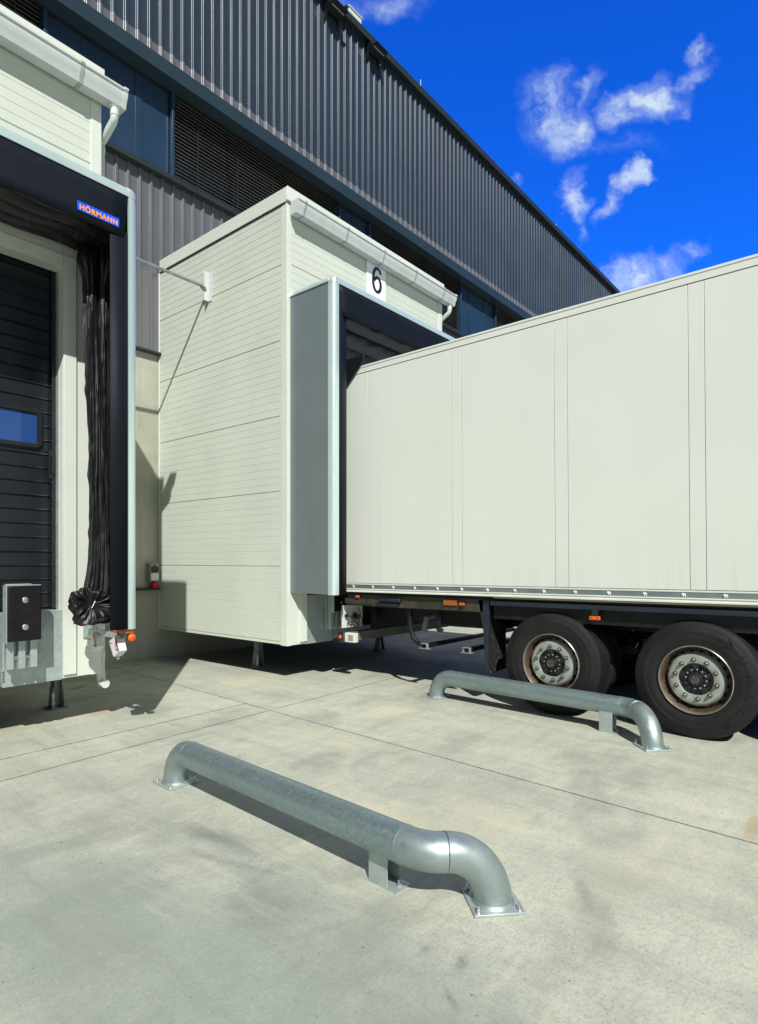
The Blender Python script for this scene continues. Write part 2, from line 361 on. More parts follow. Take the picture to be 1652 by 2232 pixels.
    # specks of grit and small chips
    v = N.n('ShaderNodeTexVoronoi'); v.inputs['Scale'].default_value = 5.5; t.links.new(wc, v.inputs['Vector'])
    sepv = N.n('ShaderNodeSeparateColor'); t.links.new(v.outputs['Color'], sepv.inputs[0])
    thr = N.math('MULTIPLY', N.math('POWER', sepv.outputs[0], 3.0), .050)
    speck = N.math('LESS_THAN', v.outputs['Distance'], thr)
    c = N.mix(N.math('MULTIPLY', speck, .75), c, (.09, .085, .07))
    v2 = N.n('ShaderNodeTexVoronoi'); v2.inputs['Scale'].default_value = 17; t.links.new(co, v2.inputs['Vector'])
    sv2 = N.n('ShaderNodeSeparateColor'); t.links.new(v2.outputs['Color'], sv2.inputs[0])
    sp2 = N.math('LESS_THAN', v2.outputs['Distance'], N.math('MULTIPLY', N.math('POWER', sv2.outputs[1], 3.5), .13))
    c = N.mix(N.math('MULTIPLY', sp2, .6), c, (.12, .115, .09))
    # scratches
    s1 = N.noise(N.mapping(co, (30, 1.2, 1), (0, 0, R(-28))), 1.2, 4, .6)
    c = N.mix(N.rng(s1, .66, .74, 0, .25), c, (.62, .59, .48))
    # sawn joints
    sp = N.n('ShaderNodeSeparateXYZ'); t.links.new(co, sp.inputs[0]); X, Y = sp.outputs[0], sp.outputs[1]
    jw = N.math('MULTIPLY_ADD', N.noise(co, 22, 6, .75), .020, -.010)
    jmask = None
    def line(x0, y0, x1, y1, w):
        d = math.hypot(x1-x0, y1-y0); nx, ny = -(y1-y0)/d, (x1-x0)/d
        e = N.math('ADD', N.math('ADD', N.math('MULTIPLY', X, nx), N.math('MULTIPLY', Y, ny)), -(nx*x0+ny*y0))
        e = N.math('ABSOLUTE', N.math('ADD', e, jw))
        return N.rng(e, w, w*.35)
    j1 = line(4.31, 8.775, 3.846, .514, .0090)
    j2 = line(1.571, 4.732, 6.67, 4.958, .0105)
    j3 = N.math('MULTIPLY', line(1.741, 5.25, 4.127, 5.267, .0110), N.math('LESS_THAN', X, 4.13))
    j4 = line(-1.9, 8.775, -2.3, .514, .0085); j5 = line(10.4, 8.775, 10.0, .514, .0085); j6 = line(0, -1.4, 6, -1.15, .008)
    for j in (j1, j2, j3, j4, j5, j6): jmask = j if jmask is None else N.math('MAXIMUM', jmask, j)
    jm = N.math('MULTIPLY', jmask, N.rng(N.noise(co, 5, 4, .6), .3, .5, .55, 1))
    c = N.mix(N.math('MULTIPLY', jm, .95), c, (.055, .048, .036))
    # crack near the guide pipe
    t.links.new(c, b.inputs['Base Color'])
    t.links.new(N.rng(n1, .3, .7, .58, .82), b.inputs['Roughness'])
    h = N.math('SUBTRACT', N.math('ADD', N.math('MULTIPLY', n4, .35), N.math('MULTIPLY', n3, .5)), N.math('MULTIPLY', jmask, 1.6))
    t.links.new(N.bump(h, .35, .006), b.inputs['Normal'])
    return m
M['ground'] = ground_mat()

# ------------------------------------------------------------------ mesh builder
class MB:
    def __init__(s): s.v = []; s.f = []; s.sh = []
    def add(s, vs, fs):
        o = len(s.v); s.sh.append((o, o+len(vs), len(s.f), len(s.f)+len(fs))); s.v += [tuple(p) for p in vs]; s.f += [tuple(i+o for i in f) for f in fs]; return s
    def box(s, x0, x1, y0, y1, z0, z1):
        x0, x1 = sorted((x0, x1)); y0, y1 = sorted((y0, y1)); z0, z1 = sorted((z0, z1))
        return s.add([(x0,y0,z0),(x1,y0,z0),(x1,y1,z0),(x0,y1,z0),(x0,y0,z1),(x1,y0,z1),(x1,y1,z1),(x0,y1,z1)],
                     [(0,3,2,1),(4,5,6,7),(0,1,5,4),(1,2,6,5),(2,3,7,6),(3,0,4,7)])
    def prism(s, pts, axis, a, b, caps=True):
        # pts: closed polygon in the two other axes (order x,y,z minus axis)
        def mk(p, t):
            if axis == 'x': return (t, p[0], p[1])
            if axis == 'y': return (p[0], t, p[1])
            return (p[0], p[1], t)
        n = len(pts); vs = [mk(p, a) for p in pts]+[mk(p, b) for p in pts]
        fs = [(i, (i+1) % n, (i+1) % n+n, i+n) for i in range(n)]
        if caps: fs += [tuple(range(n-1, -1, -1)), tuple(range(n, 2*n))]
        return s.add(vs, fs)
    def sheet(s, pts, axis, a, b):
        def mk(p, t):
            if axis == 'x': return (t, p[0], p[1])
            if axis == 'y': return (p[0], t, p[1])
            return (p[0], p[1], t)
        n = len(pts); return s.add([mk(p, a) for p in pts]+[mk(p, b) for p in pts], [(i, i+1, i+1+n, i+n) for i in range(n-1)])
    def tube(s, path, r, seg=16, caps=True, closed=False):
        P = [Vector(p) for p in path]; n = len(P); rs = r if isinstance(r, (list, tuple)) else [r]*n
        T = [(P[min(i+1, n-1)]-P[max(i-1, 0)]).normalized() for i in range(n)]
        u = T[0].orthogonal().normalized(); vs = []
        for i in range(n):
            u = (u-T[i]*u.dot(T[i])).normalized(); w = T[i].cross(u)
            for k in range(seg):
                a = 2*math.pi*k/seg; vs.append(P[i]+(u*math.cos(a)+w*math.sin(a))*rs[i])
        fs = [(i*seg+k, i*seg+(k+1) % seg, (i+1)*seg+(k+1) % seg, (i+1)*seg+k) for i in range(n-1) for k in range(seg)]
        if caps: fs += [tuple(range(seg-1, -1, -1)), tuple((n-1)*seg+k for k in range(seg))]
        return s.add(vs, fs)
    def lathe(s, prof, c, axis='x', seg=48, close=False):
        # prof: list of (offset along axis, radius)
        vs = []; n = len(prof)
        for k in range(seg):
            a = 2*math.pi*k/seg; ca, sa = math.cos(a), math.sin(a)
            for (d, r) in prof:
                if axis == 'x': vs.append((c[0]+d, c[1]+r*ca, c[2]+r*sa))
                elif axis == 'y': vs.append((c[0]+r*ca, c[1]+d, c[2]+r*sa))
                else: vs.append((c[0]+r*ca, c[1]+r*sa, c[2]+d))
        m = n if close else n-1
        fs = [(k*n+i, k*n+(i+1) % n, ((k+1) % seg)*n+(i+1) % n, ((k+1) % seg)*n+i) for k in range(seg) for i in range(m)]
        return s.add(vs, fs)
    def each(s, name, mat, parent=None, **k):
        out = []
        for a, b, c, d in s.sh:
            q = MB(); q.v = s.v[a:b]; q.f = [tuple(i-a for i in f) for f in s.f[c:d]]; out.append(q.build(name, mat, parent, **k))
        return out
    def build(s, name, mat, parent=None, bev=0, smooth=True, angle=32, loc=None):
        me = bpy.data.meshes.new(name); me.from_pydata(s.v, [], s.f)
        bm = bmesh.new(); bm.from_mesh(me); bmesh.ops.recalc_face_normals(bm, faces=bm.faces); bm.to_mesh(me); bm.free()
        if smooth:
            me.polygons.foreach_set('use_smooth', [True]*len(me.polygons)); me.set_sharp_from_angle(angle=R(angle))
        me.update(); me.materials.append(mat)
        o = bpy.data.objects.new(name, me); col.objects.link(o)
        if parent: o.parent = parent; 
        if parent and parent.type == 'EMPTY' or parent:
            # meshes are written in world coordinates: take the parents' offset out
            off = Vector((0, 0, 0)); p = parent
            while p is not None: off += p.location; p = p.parent
            me.transform(Matrix.Translation(-off))
        if bev:
            b = o.modifiers.new('bevel', 'BEVEL'); b.width = bev; b.segments = 2; b.limit_method = 'ANGLE'; b.angle_limit = R(40)
        return o
def tag(o, label=None, cat=None, group=None, kind=None):
    for k, v in (('label', label), ('category', cat), ('group', group), ('kind', kind)):
        if v: o[k] = v
    return o
def thing(name, loc, label, cat, group=None):
    o = bpy.data.objects.new(name, None); o.empty_display_size = .2; col.objects.link(o); o.location = loc
    return tag(o, label, cat, group)
def copy_tree(o, parent=None):
    c = o.copy(); col.objects.link(c); c.parent = parent
    for ch in [x for x in bpy.data.objects if x.parent is o]: copy_tree(ch, c)
    return c
def text_mesh(name, body, size, mat, parent, mw, thick=.002, bold=0., xs=1., ys=1.):
    cu = bpy.data.curves.new('lettering', 'FONT'); cu.body = body; cu.size = size; cu.extrude = thick/2; cu.offset = bold
    cu.space_character = 1.14; cu.align_x = 'CENTER'; cu.align_y = 'CENTER'; cu.resolution_u = 4
    to = bpy.data.objects.new('lettering_source', cu); col.objects.link(to)
    dg = bpy.context.evaluated_depsgraph_get(); me = bpy.data.meshes.new_from_object(to.evaluated_get(dg))
    bpy.data.objects.remove(to); me.name = name
    xsv = [v.co.x for v in me.vertices]; ysv = [v.co.y for v in me.vertices]
    cxm = (min(xsv)+max(xsv))/2; cym = (min(ysv)+max(ysv))/2
    sx = xs/(max(xsv)-min(xsv)); sy = ys/(max(ysv)-min(ysv))
    for v in me.vertices: v.co = ((v.co.x-cxm)*sx, (v.co.y-cym)*sy, v.co.z)
    me.materials.clear(); me.materials.append(mat)
    off = Vector((0, 0, 0)); p = parent
    while p is not None: off += p.location; p = p.parent
    me.transform(Matrix.Translation(-off) @ mw)
    o = bpy.data.objects.new(name, me); col.objects.link(o); o.parent = parent
    return o

# ------------------------------------------------------------------ ground
g = MB(); g.add([(-300, -300, 0), (400, -300, 0), (400, 400, 0), (-300, 400, 0)], [(0, 1, 2, 3)])
tag(g.build('ground', M['ground'], smooth=False), kind='structure')

# ------------------------------------------------------------------ warehouse
YU, YL, YC = 8.45, 8.74, 8.75
WX0, WX1 = -7.0, 52.0
ZT = 12.62
wh = thing('warehouse', (20, 8.75, 0), 'long dark ribbed metal warehouse on a concrete base behind the dock houses', 'warehouse')
def rib_profile(x0, x1, y, pitch=.187, depth=.030):
    pts = []; r = .0055
    base = [(0, 0), (.124, 0), (.124+.012, -depth), (.124+.012+.036, -depth), (.187, 0)]
    def corner(p, q, w, rr=.0055, n=3):
        p, q, w = Vector(p), Vector(q), Vector(w)
        a = q+(p-q).normalized()*rr; b_ = q+(w-q).normalized()*rr
        return [tuple(a*(1-t)**2+q*2*t*(1-t)+b_*t**2) for t in [i/n for i in range(n+1)]]
    x = x0; k = 0
    while x < x1:
        B = [(x+a*pitch/.187, y+b_) for a, b_ in base]
        pts += corner(B[0], B[1], B[2]); pts += corner(B[1], B[2], B[3]); pts += corner(B[2], B[3], B[4])
        pts += corner(B[3], B[4], (B[4][0]+.1, B[4][1]))
        x += pitch
    return pts
OFF = .06
m = MB(); m.sheet(rib_profile(WX0+OFF, WX1, YU), 'z', 9.36, ZT); uc = m.build('upper_cladding', M['clad_dark'], wh, angle=50)
m = MB(); m.sheet(rib_profile(WX0+OFF, WX1, YU), 'z', 9.10, 9.36); m.build('cladding_skirt', M['clad_light'], wh, angle=50)  # paler band along the foot of the upper cladding
m = MB(); m.sheet(rib_profile(WX0+OFF, WX1, YL), 'z', 4.80, 7.60); m.build('lower_cladding', M['clad_light'], wh, angle=50)
# cladding screws
m = MB()
random.seed(3)
for k, z in enumerate([9.46, 9.95, 10.7, 11.5, 12.2]):
    x = WX0+OFF+.10+(k % 2)*.187
    while x < 30:
        if z < 9.6 or random.random() < .62:
            zz = z+(random.random()-.5)*.02
            m.lathe([(-.006, 0), (-.006, .006), (0, .007)], (x, YU-.001, zz), 'y', 6)
        x += .187*(1 if z < 9.6 else 2)
tag(m.build('cladding_screws', M['bolt'], wh), kind='stuff')
m = MB(); m.box(WX0, WX1, 8.44, 9.4, 9.36-.02, 9.37-.02) if False else None
m = MB()
m.box(WX0, WX1, YC, YC+.25, 0, 4.78); m.build('concrete_base', M['conc_wall'], wh)
m = MB(); m.box(WX0, WX1, 8.66, 8.80, 4.755, 4.79); m.build('base_flashing', M['coping'], wh, bev=.004)
m = MB(); m.prism([(8.36, 8.93), (8.36, 9.155), (8.60, 9.175), (8.60, 8.93)], 'x', WX0, WX1); m.build('fascia', M['fascia'], wh)
m = MB(); m.box(WX0, WX1, 8.60, 9.25, 8.935, 9.02); m.build('soffit', M['soffit'], wh)
m = MB(); m.box(WX0, WX1, 8.60, 8.86, 7.54, 7.60); m.box(WX0, WX1, 8.62, 9.1, 7.60, 7.63); m.build('window_sill', M['coping'], wh, bev=.003)
m = MB(); m.prism([(8.30, ZT-.10), (8.30, ZT+.05), (8.9, ZT+.08), (8.9, ZT-.02), (8.325, ZT-.04), (8.325, ZT-.10)], 'x', WX0, WX1); m.build('roof_coping', M['coping'], wh)
m = MB(); m.box(WX0, WX1, 8.9, 30, ZT-.1, ZT+.03); m.build('roof', M['coping'], wh)
m = MB(); m.box(WX0, WX1, 29.8, 30, 0, ZT-.1); m.box(WX0, WX0+.2, 9.0, 29.8, 0, ZT-.1); m.box(WX1-.2, WX1, 9.0, 29.8, 0, ZT-.1); m.box(WX0+.2, WX1-.2, 9.3, 9.5, 0, 7.5); m.box(WX0+.2, WX1-.2, 9.3, 9.5, 9.03, ZT-.1)
m.build('rear_walls', M['clad_dark'], wh)
# window band: alternating navy shutters and blinded windows
bands = [('b', -7, 3.35), ('n', 3.45, 5.26), ('b', 5.33, 9.10), ('n', 9.16, 10.05), ('b', 10.12, 13.78), ('n', 13.86, 15.68), ('b', 15.76, 19.4), ('n', 19.5, 21.3), ('b', 21.4, 25.0), ('n', 25.1, 26.9), ('b', 27.0, 30.6), ('n', 30.7, 51.9)]
for kind, a, b_ in bands:
    if kind == 'b':
        m = MB(); m.box(a, b_, 8.92, 8.95, 7.63, 8.93)
        w = m.build('window', M['glass'], wh)
        m = MB(); nx = max(2, round((b_-a)/1.25))
        for i in range(nx+1):
            x = a+(b_-a)*i/nx; m.box(x-.03, x+.03, 8.87, 8.915, 7.63, 8.93)
        m.box(a, b_, 8.865, 8.868+.04, 7.635, 7.70)
        m.each('mullion', M['steel_dark'], w)
        m = MB(); ml = MB(); z = 7.665
        while z < 8.90:
            jit = (random.random()-.5)*.002
            m.prism([(8.662, z+.003+jit), (8.662, z+.0065+jit), (8.678, z+.008), (8.694, z+.005), (8.694, z+.002), (8.678, z+.005)], 'x', a+.01, b_-.01)
            ml.prism([(8.655, z+.003+jit), (8.657, z+.0070+jit), (8.6617, z+.0075+jit), (8.6617, z+.003+jit)], 'x', a+.01, b_-.01)
            z += .0588
        bl = m.build('blind', M['slat'], w, smooth=False)
        ml.build('blind_lip', M['slat_lip'], w, smooth=False)
        m = MB(); x = a+.45
        while x < b_-.1:
            m.box(x-.004, x+.004, 8.648, 8.652, 7.66, 8.92); x += .80
        m.each('cord', M['cord'], w)
    else:
        m = MB(); m.box(a, b_, 8.68, 8.74, 7.605, 8.93)
        s = m.build('shutter_panel', M['navy'], wh, bev=.003)
        m = MB()
        wv = b_-a
        for q in (.28, .72) if wv > 1.2 and wv < 3 else (.5,):
            m.box(a+wv*q-.05, a+wv*q+.05, 8.668, 8.678, 7.61, 8.92)
        m.each('shutter_seam', M['navy'], s, bev=.002)
        m = MB()
        for q in (.1, .38, .66, .92): m.box(a+wv*q-.03, a+wv*q+.03, 8.672, 8.69, 7.625, 7.642)
        m.each('latch', M['steel_dark'], s)
for x in (3.40, 5.30, 9.13, 10.09, 13.82, 15.72, 19.45, 21.35, 25.05, 26.95):
    m = MB(); m.box(x-.022, x+.022, 8.60, 8.76, 7.60, 8.928); m.build('window_post', M['navy'], wh, bev=.003)

# roof and wall items
for i, (x, lab) in enumerate([(8.66, 'dark wedge-shaped wall lamp under the roof edge, nearer one beside the pale roof box'), (9.92, 'dark wedge-shaped wall lamp under the roof edge, farther one')]):
    t_ = thing('wall_lamp', (x, 8.41, 12.42), lab, 'lamp', 'wedge lamps under the roof edge')
    m = MB(); m.prism([(8.41, 12.50), (8.41, 12.37), (8.36, 12.35), (8.12, 12.40), (8.12, 12.43), (8.26, 12.50)], 'x', x-.20, x+.20); m.build('housing', M['steel_dark'], t_, bev=.004)
    m = MB(); m.box(x-.17, x+.17, 8.20, 8.225, 12.365, 12.376); m.build('lens', M['grey_pl'], t_)
    m = MB()
    for xx in (x+.16, x-.19): m.prism([(8.41, 12.36), (8.41, 12.18), (8.395, 12.18), (8.34, 12.352)], 'x', xx, xx+.03)
    m.each('bracket', M['steel_dark'], t_)
t_ = thing('roof_vent', (9.3, 8.42, 12.68), 'small pale metal box on the edge of the warehouse roof', 'roof vent')
m = MB(); m.box(9.12, 9.50, 8.34, 8.52, 12.690, 12.83); m.build('casing', M['gutter'], t_, bev=.006)
m = MB(); m.box(9.10, 9.52, 8.32, 8.54, 12.831, 12.855); m.build('lid', M['gutter'], t_, bev=.004)
m = MB(); m.box(9.06, 9.099, 8.36, 8.42, 12.74, 12.84); m.build('hinge', M['steel_dark'], t_)
for x, h_, lab in ((11.72, .24, 'thin lightning rod on the warehouse roof edge, nearer and taller one'), (19.5, .14, 'thin lightning rod on the warehouse roof edge, farther one')):
    t_ = thing('lightning_rod', (x, 8.42, 12.68), lab, 'lightning rod', 'lightning rods on the roof edge')
    m = MB(); m.tube([(x, 8.42, 12.70), (x, 8.42, 12.72+h_)], .012, 8); m.build('rod', M['galv'], t_)
    m = MB(); m.lathe([(0, 0), (0, .06), (.03, .05), (.035, 0)], (x, 8.42, 12.68), 'z', 12); m.build('foot', M['galv_dark'], t_)

# ------------------------------------------------------------------ dock houses
Y1, ZB, ZH = 5.75, .475, 6.23
def groove_profile(z0, z1, face, sgn):
    """list of (face offset, z) from bottom to top, grooves cut towards +sgn"""
    joints = [1.466+.957*k-.957 for k in range(7)]
    gs = []
    for j in joints:
        gs.append((j, .012, .013))
        for k in range(1, 10): gs.append((j+.0957*k, .0028, .0062))
    gs = sorted(x for x in gs if z0+.02 < x[0] < z1-.02)
    pts = [(face, z0)]
    for z, d, w in gs: pts += [(face, z-w*.6), (face+sgn*d, z-w*.1), (face+sgn*d, z+w*.1), (face, z+w*.6)]
    pts.append((face, z1)); return pts
def dock_house(x0, x1, label, near):
    t = thing('dock_house', ((x0+x1)/2, Y1, 0), label, 'dock house', 'cream panel dock houses')
    xo0, xo1 = x0+.33, x1-.35; zo = 4.21
    m = MB()
    m.sheet(groove_profile(ZB, 6.05, x0, 1), 'y', Y1+.08, YC-.005)           # overwritten axis order: (x,z) along y
    m.build('side_wall', M['panel'], t, angle=20)
    m = MB(); m.sheet(groove_profile(ZB, 6.05, x1, -1), 'y', Y1+.08, YC-.005); m.build('side_wall', M['panel'], t, angle=20)
    # front wall around the opening
    m = MB()
    m.sheet(groove_profile(zo+.10, 6.05, Y1+.006, 1), 'x', x0+.08, x1-.08)
    m.box(x0+.075, x1-.075, Y1+.02, Y1+.10, zo+.10, 6.05)
    m.build('front_wall', M['panel'], t, angle=20)
    m = MB()
    for a, b_ in ((x0+.002, xo0), (xo1, x1-.002)):
        w_ = b_-a
        s = 1 if a < (x0+x1)/2 else -1
        m.box(a, b_, Y1, Y1+.14, ZB-.01, zo+.22)
        # raised profile ribs of the jamb
        xa, xb = (xo0-.115, xo0) if s > 0 else (xo1, xo1+.115)
        m.box(xa, xb, Y1-.022, Y1-.001, ZB+.02, zo+.115)
    m.box(xo0, xo1, Y1, Y1+.14, zo, zo+.22)
    m.box(xo0+.001, xo1-.001, Y1-.022, Y1-.001, zo+.0, zo+.115)
    m.build('door_jamb', M['trim'], t, bev=.004)
    # vertical corner trims (L-shaped, proud of panels)
    m = MB()
    m.prism([(x0-.004, Y1-.004), (x0+.075, Y1-.004), (x0+.075, Y1+.012), (x0+.012, Y1+.012), (x0+.012, Y1+.10), (x0-.004, Y1+.10)], 'z', ZB-.012, 6.045); m.build('corner_trim', M['trim'], t, bev=.002)
    m = MB()
    m.prism([(x1+.004, Y1-.004), (x1-.095, Y1-.004), (x1-.095, Y1+.012), (x1-.012, Y1+.012), (x1-.012, Y1+.10), (x1+.004, Y1+.10)], 'z', ZB-.012, 6.045); m.build('corner_trim', M['trim'], t, bev=.002)
    m = MB(); m.box(x0-.006, x0+.03, YC-.035, YC-.002, ZB, 6.05); m.build('wall_joint_trim', M['trim'], t, bev=.002)
    # roof and its fascia
    m = MB(); m.prism([(x0-.02, 6.052), (x0-.02, ZH), (x0+.10, ZH), (x0+.10, ZH-.05), (x1-.10, ZH-.05), (x1-.10, ZH), (x1+.02, ZH), (x1+.02, 6.052)], 'y', Y1+.0, 8.69); r_ = m.build('roof', M['trim'], t, bev=.003)
    m = MB(); m.box(x0-.0215, x1+.0215, Y1-.035, Y1-.0015, 6.06, ZH+.003); m.build('front_cap', M['trim'], r_, bev=.004)
    m = MB(); m.box(x0-.012, x1+.012, Y1+.03, 8.68, 6.036, 6.0515); m.build('drip_edge', M['sign_black'], r_)
    # floor with steel underside
    m = MB(); m.box(x0+.05, x1-.05, Y1+.16, 8.70, ZB+.01, 1.08); m.build('floor_frame', M['steel_dark'], t)
    # gutter
    gx0, gx1 = x0+.03, x1+.165
    gp = [(Y1-.036, 6.055), (Y1-.19, 6.055), (Y1-.20, 6.045), (Y1-.20, 6.03), (Y1-.185, 6.025), (Y1-.185, 5.985), (Y1-.165, 5.95), (Y1-.145, 5.885), (Y1-.036, 5.885)]
    m = MB(); m.prism(gp, 'x', gx0, gx1); gt = m.build('gutter', M['gutter'], t, bev=.002)
    gq = [(Y1-.035+(y-(Y1-.035))*1.03, 5.97+(z-5.97)*1.06) for y, z in gp]
    xs_ = [x0+.15+i*.785 for i in range(5)] if near == 0 else [gx1-.42-.785*i for i in range(4)]
    for x in xs_:
        if x < gx1-.1:
            m = MB(); m.prism(gq, 'x', x-.016, x+.016); m.build('joint_clip', M['gutter_joint'], gt)
    m = MB(); m.prism([(Y1-.035+(y-(Y1-.035))*1.05, 5.97+(z-5.97)*1.08) for y, z in gp], 'x', gx1-.03, gx1+.006); m.build('end_cap', M['gutter'], gt)
    # downpipe
    xd = x1+.085; yd = Y1-.10; r = .036
    yp = Y1+.13
    path = [(xd, yd, 5.90), (xd, yd, 5.80), (xd, yd+.006, 5.772), (xd, yd+.025, 5.75), (xd-.012, yp-.035, 5.655), (xd-.02, yp-.012, 5.635), (xd-.022, yp, 5.60), (xd-.022, yp, .42)]
    m = MB(); m.tube(path, r, 18, caps=False); dp = m.build('downpipe', M['pipe'], t, angle=60)
    m = MB(); m.lathe([(-.06, r+.001), (-.06, r+.004), (.0, r+.004), (.02, r+.02)], (xd, yd, 5.86), 'z', 18); m.build('outlet', M['pipe'], dp)
    m = MB(); xb = xd-.022
    for xx_, yy_, zz_ in ((xb, yp, 5.56), (xd, yd, 5.82)): m.lathe([(-.022, r), (-.022, r+.0045), (.022, r+.0045), (.022, r)], (xx_, yy_, zz_), 'z', 18)
    for z in (.62, .43): m.lathe([(-.035, r), (-.035, r+.005), (.03, r+.005), (.03, r)], (xb, yp, z), 'z', 18)
    m.build('coupling', M['pipe'], dp)
    m = MB(); pth = [(xb, yp, .42)]+[(xb-.0*k, yp-.05*(1-math.cos(a)), .42-.07*math.sin(a)) for k, a in enumerate([R(q) for q in range(10, 91, 10)])]+[(xb, yp-.10, .345)]
    m.tube(pth, [r+.004]*len(pth), 18); m.build('outlet_elbow', M['white_pl'], dp, angle=60)
    # legs
    for (lx, ly) in ((x0+.56, 7.0), (x1-.03 if near else x1-.56, 6.66)):
        m = MB(); m.box(lx-.04, lx+.04, ly-.004, ly+.004, .02, ZB+.02); m.box(lx-.04, lx-.032, ly-.05, ly+.05, .02, ZB+.02); m.box(lx+.032, lx+.04, ly-.05, ly+.05, .02, ZB+.02)
        lg = m.build('leg', M['galv_dark'], t, bev=.002)
        m = MB(); m.box(lx-.09, lx+.09, ly-.09, ly+.09, 0.001, .014); m.prism([(ly-.08, .014), (ly+.08, .014), (ly+.04, .22), (ly-.04, .22)], 'x', lx-.052, lx-.042); m.prism([(ly-.08, .014), (ly+.08, .014), (ly+.04, .22), (ly-.04, .22)], 'x', lx+.042, lx+.052); m.build('foot', M['galv_dark'], lg)
        m = MB(); m.lathe([(0, 0), (0, .012), (.16, .012), (.16, 0)], (lx-.06, ly-.062, .014), 'z', 8); m.lathe([(0, 0), (0, .022), (.02, .022), (.02, 0)], (lx-.06, ly-.062, .05), 'z', 6); m.build('levelling_bolt', M['bolt'], lg)
    # leveller pillars (galvanised front plates) and the leveller front
    m = MB(); m.box(xo0, xo0+.50, Y1+.004, Y1+.14, ZB-.02, 1.09); m.build('pillar_plate', M['galv'], t, bev=.004)
    m = MB(); m.box(xo1-.49, xo1, Y1+.004, Y1+.14, ZB-.02, 1.09); pp = m.build('pillar_plate', M['galv'], t, bev=.004)
    m = MB(); zz = .52
    while zz < 1.05: m.lathe([(-.008, 0), (-.004, .014), (.004, .014), (.008, 0)], (xo1-.495, Y1+.0, zz), 'z', 8) if zz < .62 else None; zz += .02
    m.build('weld_bead', M['bolt'], pp)
    m = MB(); m.box(xo0+.505, xo1-.495, Y1+.05, Y1+.12, ZB+.0, .60); m.build('leveller_sill', M['galv'], t, bev=.004)
    # sectional door
    yd0 = Y1+.19
    m = MB(); pts = []; z = .60; zt = zo+.1
    pts.append((yd0, z))
    k = 0
    while z < zt-.13:
        z += .1275; k += 1
        d = .010 if k % 4 else .016
        pts += [(yd0, z-.010), (yd0+d, z-.004), (yd0+d, z+.002), (yd0-.003, z+.006), (yd0, z+.014)]
    pts += [(yd0, zt), (yd0+.045, zt), (yd0+.045, .60)]
    m.prism(pts, 'x', xo0-.02, xo1+.02)
    # window set in the door
    door = m.build('door', M['door'], t, smooth=False)
    wx1 = xo1-.10; wx0 = wx1-.66; wz0, wz1 = 2.555, 2.925
    def rrect(x0_, x1_, z0_, z1_, rr, n=5):
        out = []
        for cx0, cz0, a0 in ((x1_-rr, z1_-rr, 0), (x0_+rr, z1_-rr, 90), (x0_+rr, z0_+rr, 180), (x1_-rr, z0_+rr, 270)):
            out += [(cx0+rr*math.cos(R(a0+90*i/n)), cz0+rr*math.sin(R(a0+90*i/n))) for i in range(n+1)]
        return out
    o1 = rrect(wx0, wx1, wz0, wz1, .065); o2 = rrect(wx0+.05, wx1-.05, wz0+.05, wz1-.05, .028); n = len(o1)
    m = MB(); m.add([(p[0], yd0-.012, p[1]) for p in o1]+[(p[0], yd0-.026, p[1]) for p in rrect(wx0+.012, wx1-.012, wz0+.012, wz1-.012, .055)]+[(p[0], yd0-.026, p[1]) for p in rrect(wx0+.04, wx1-.04, wz0+.04, wz1-.04, .03)]+[(p[0], yd0-.004, p[1]) for p in o2]+[(p[0], yd0+.01, p[1]) for p in o1],
        [(q*n+i, q*n+(i+1) % n, (q+1)*n+(i+1) % n, (q+1)*n+i) for q in range(3) for i in range(n)]+[(i, (i+1) % n, 4*n+(i+1) % n, 4*n+i) for i in range(n)])
    m.build('window_frame', M['dark_pl'], door, angle=40)
    m = MB(); m.add([(p[0], yd0-.006, p[1]) for p in o2], [tuple(range(n))]); m.build('window_pane', M['door_glass'], door)
    for s, xx in ((-1, xo0), (1, xo1)):
        m = MB(); m.box(xx-s*.036, xx-s*.0005, yd0-.05, yd0-.03, 1.10, zo-.01)
        gr = m.build('guide_rail', M['dark_pl'], t)
        m = MB(); m.box(xx-s*.004, xx-s*.0006, yd0-.105, yd0-.051, 1.10, zo-.01); m.build('rail_edge', M['galv'], gr)
        m = MB(); xq = xx-s*.035
        m.box(xq-.03, xq+.03, yd0-.052, yd0-.047, 2.30, 2.56); m.tube([(xq, yd0-.066, 2.34), (xq, yd0-.066, 2.51)], .013, 10); m.build('roller_bracket', M['dark_pl'], gr)
    # inside box walls (dark) so that no light leaks behind the door
    m = MB(); m.box(x0+.07, x1-.07, 8.6, 8.68, .5, 6.0); m.build('inner_wall', M['soffit'], t)
    return t
dock_house(-.72, 2.77, 'cream panel dock house at the left picture edge with a black sectional door', 1)
dock_house(5.13, 8.62, 'cream panel dock house under the number 6 with the trailer backed in', 0)

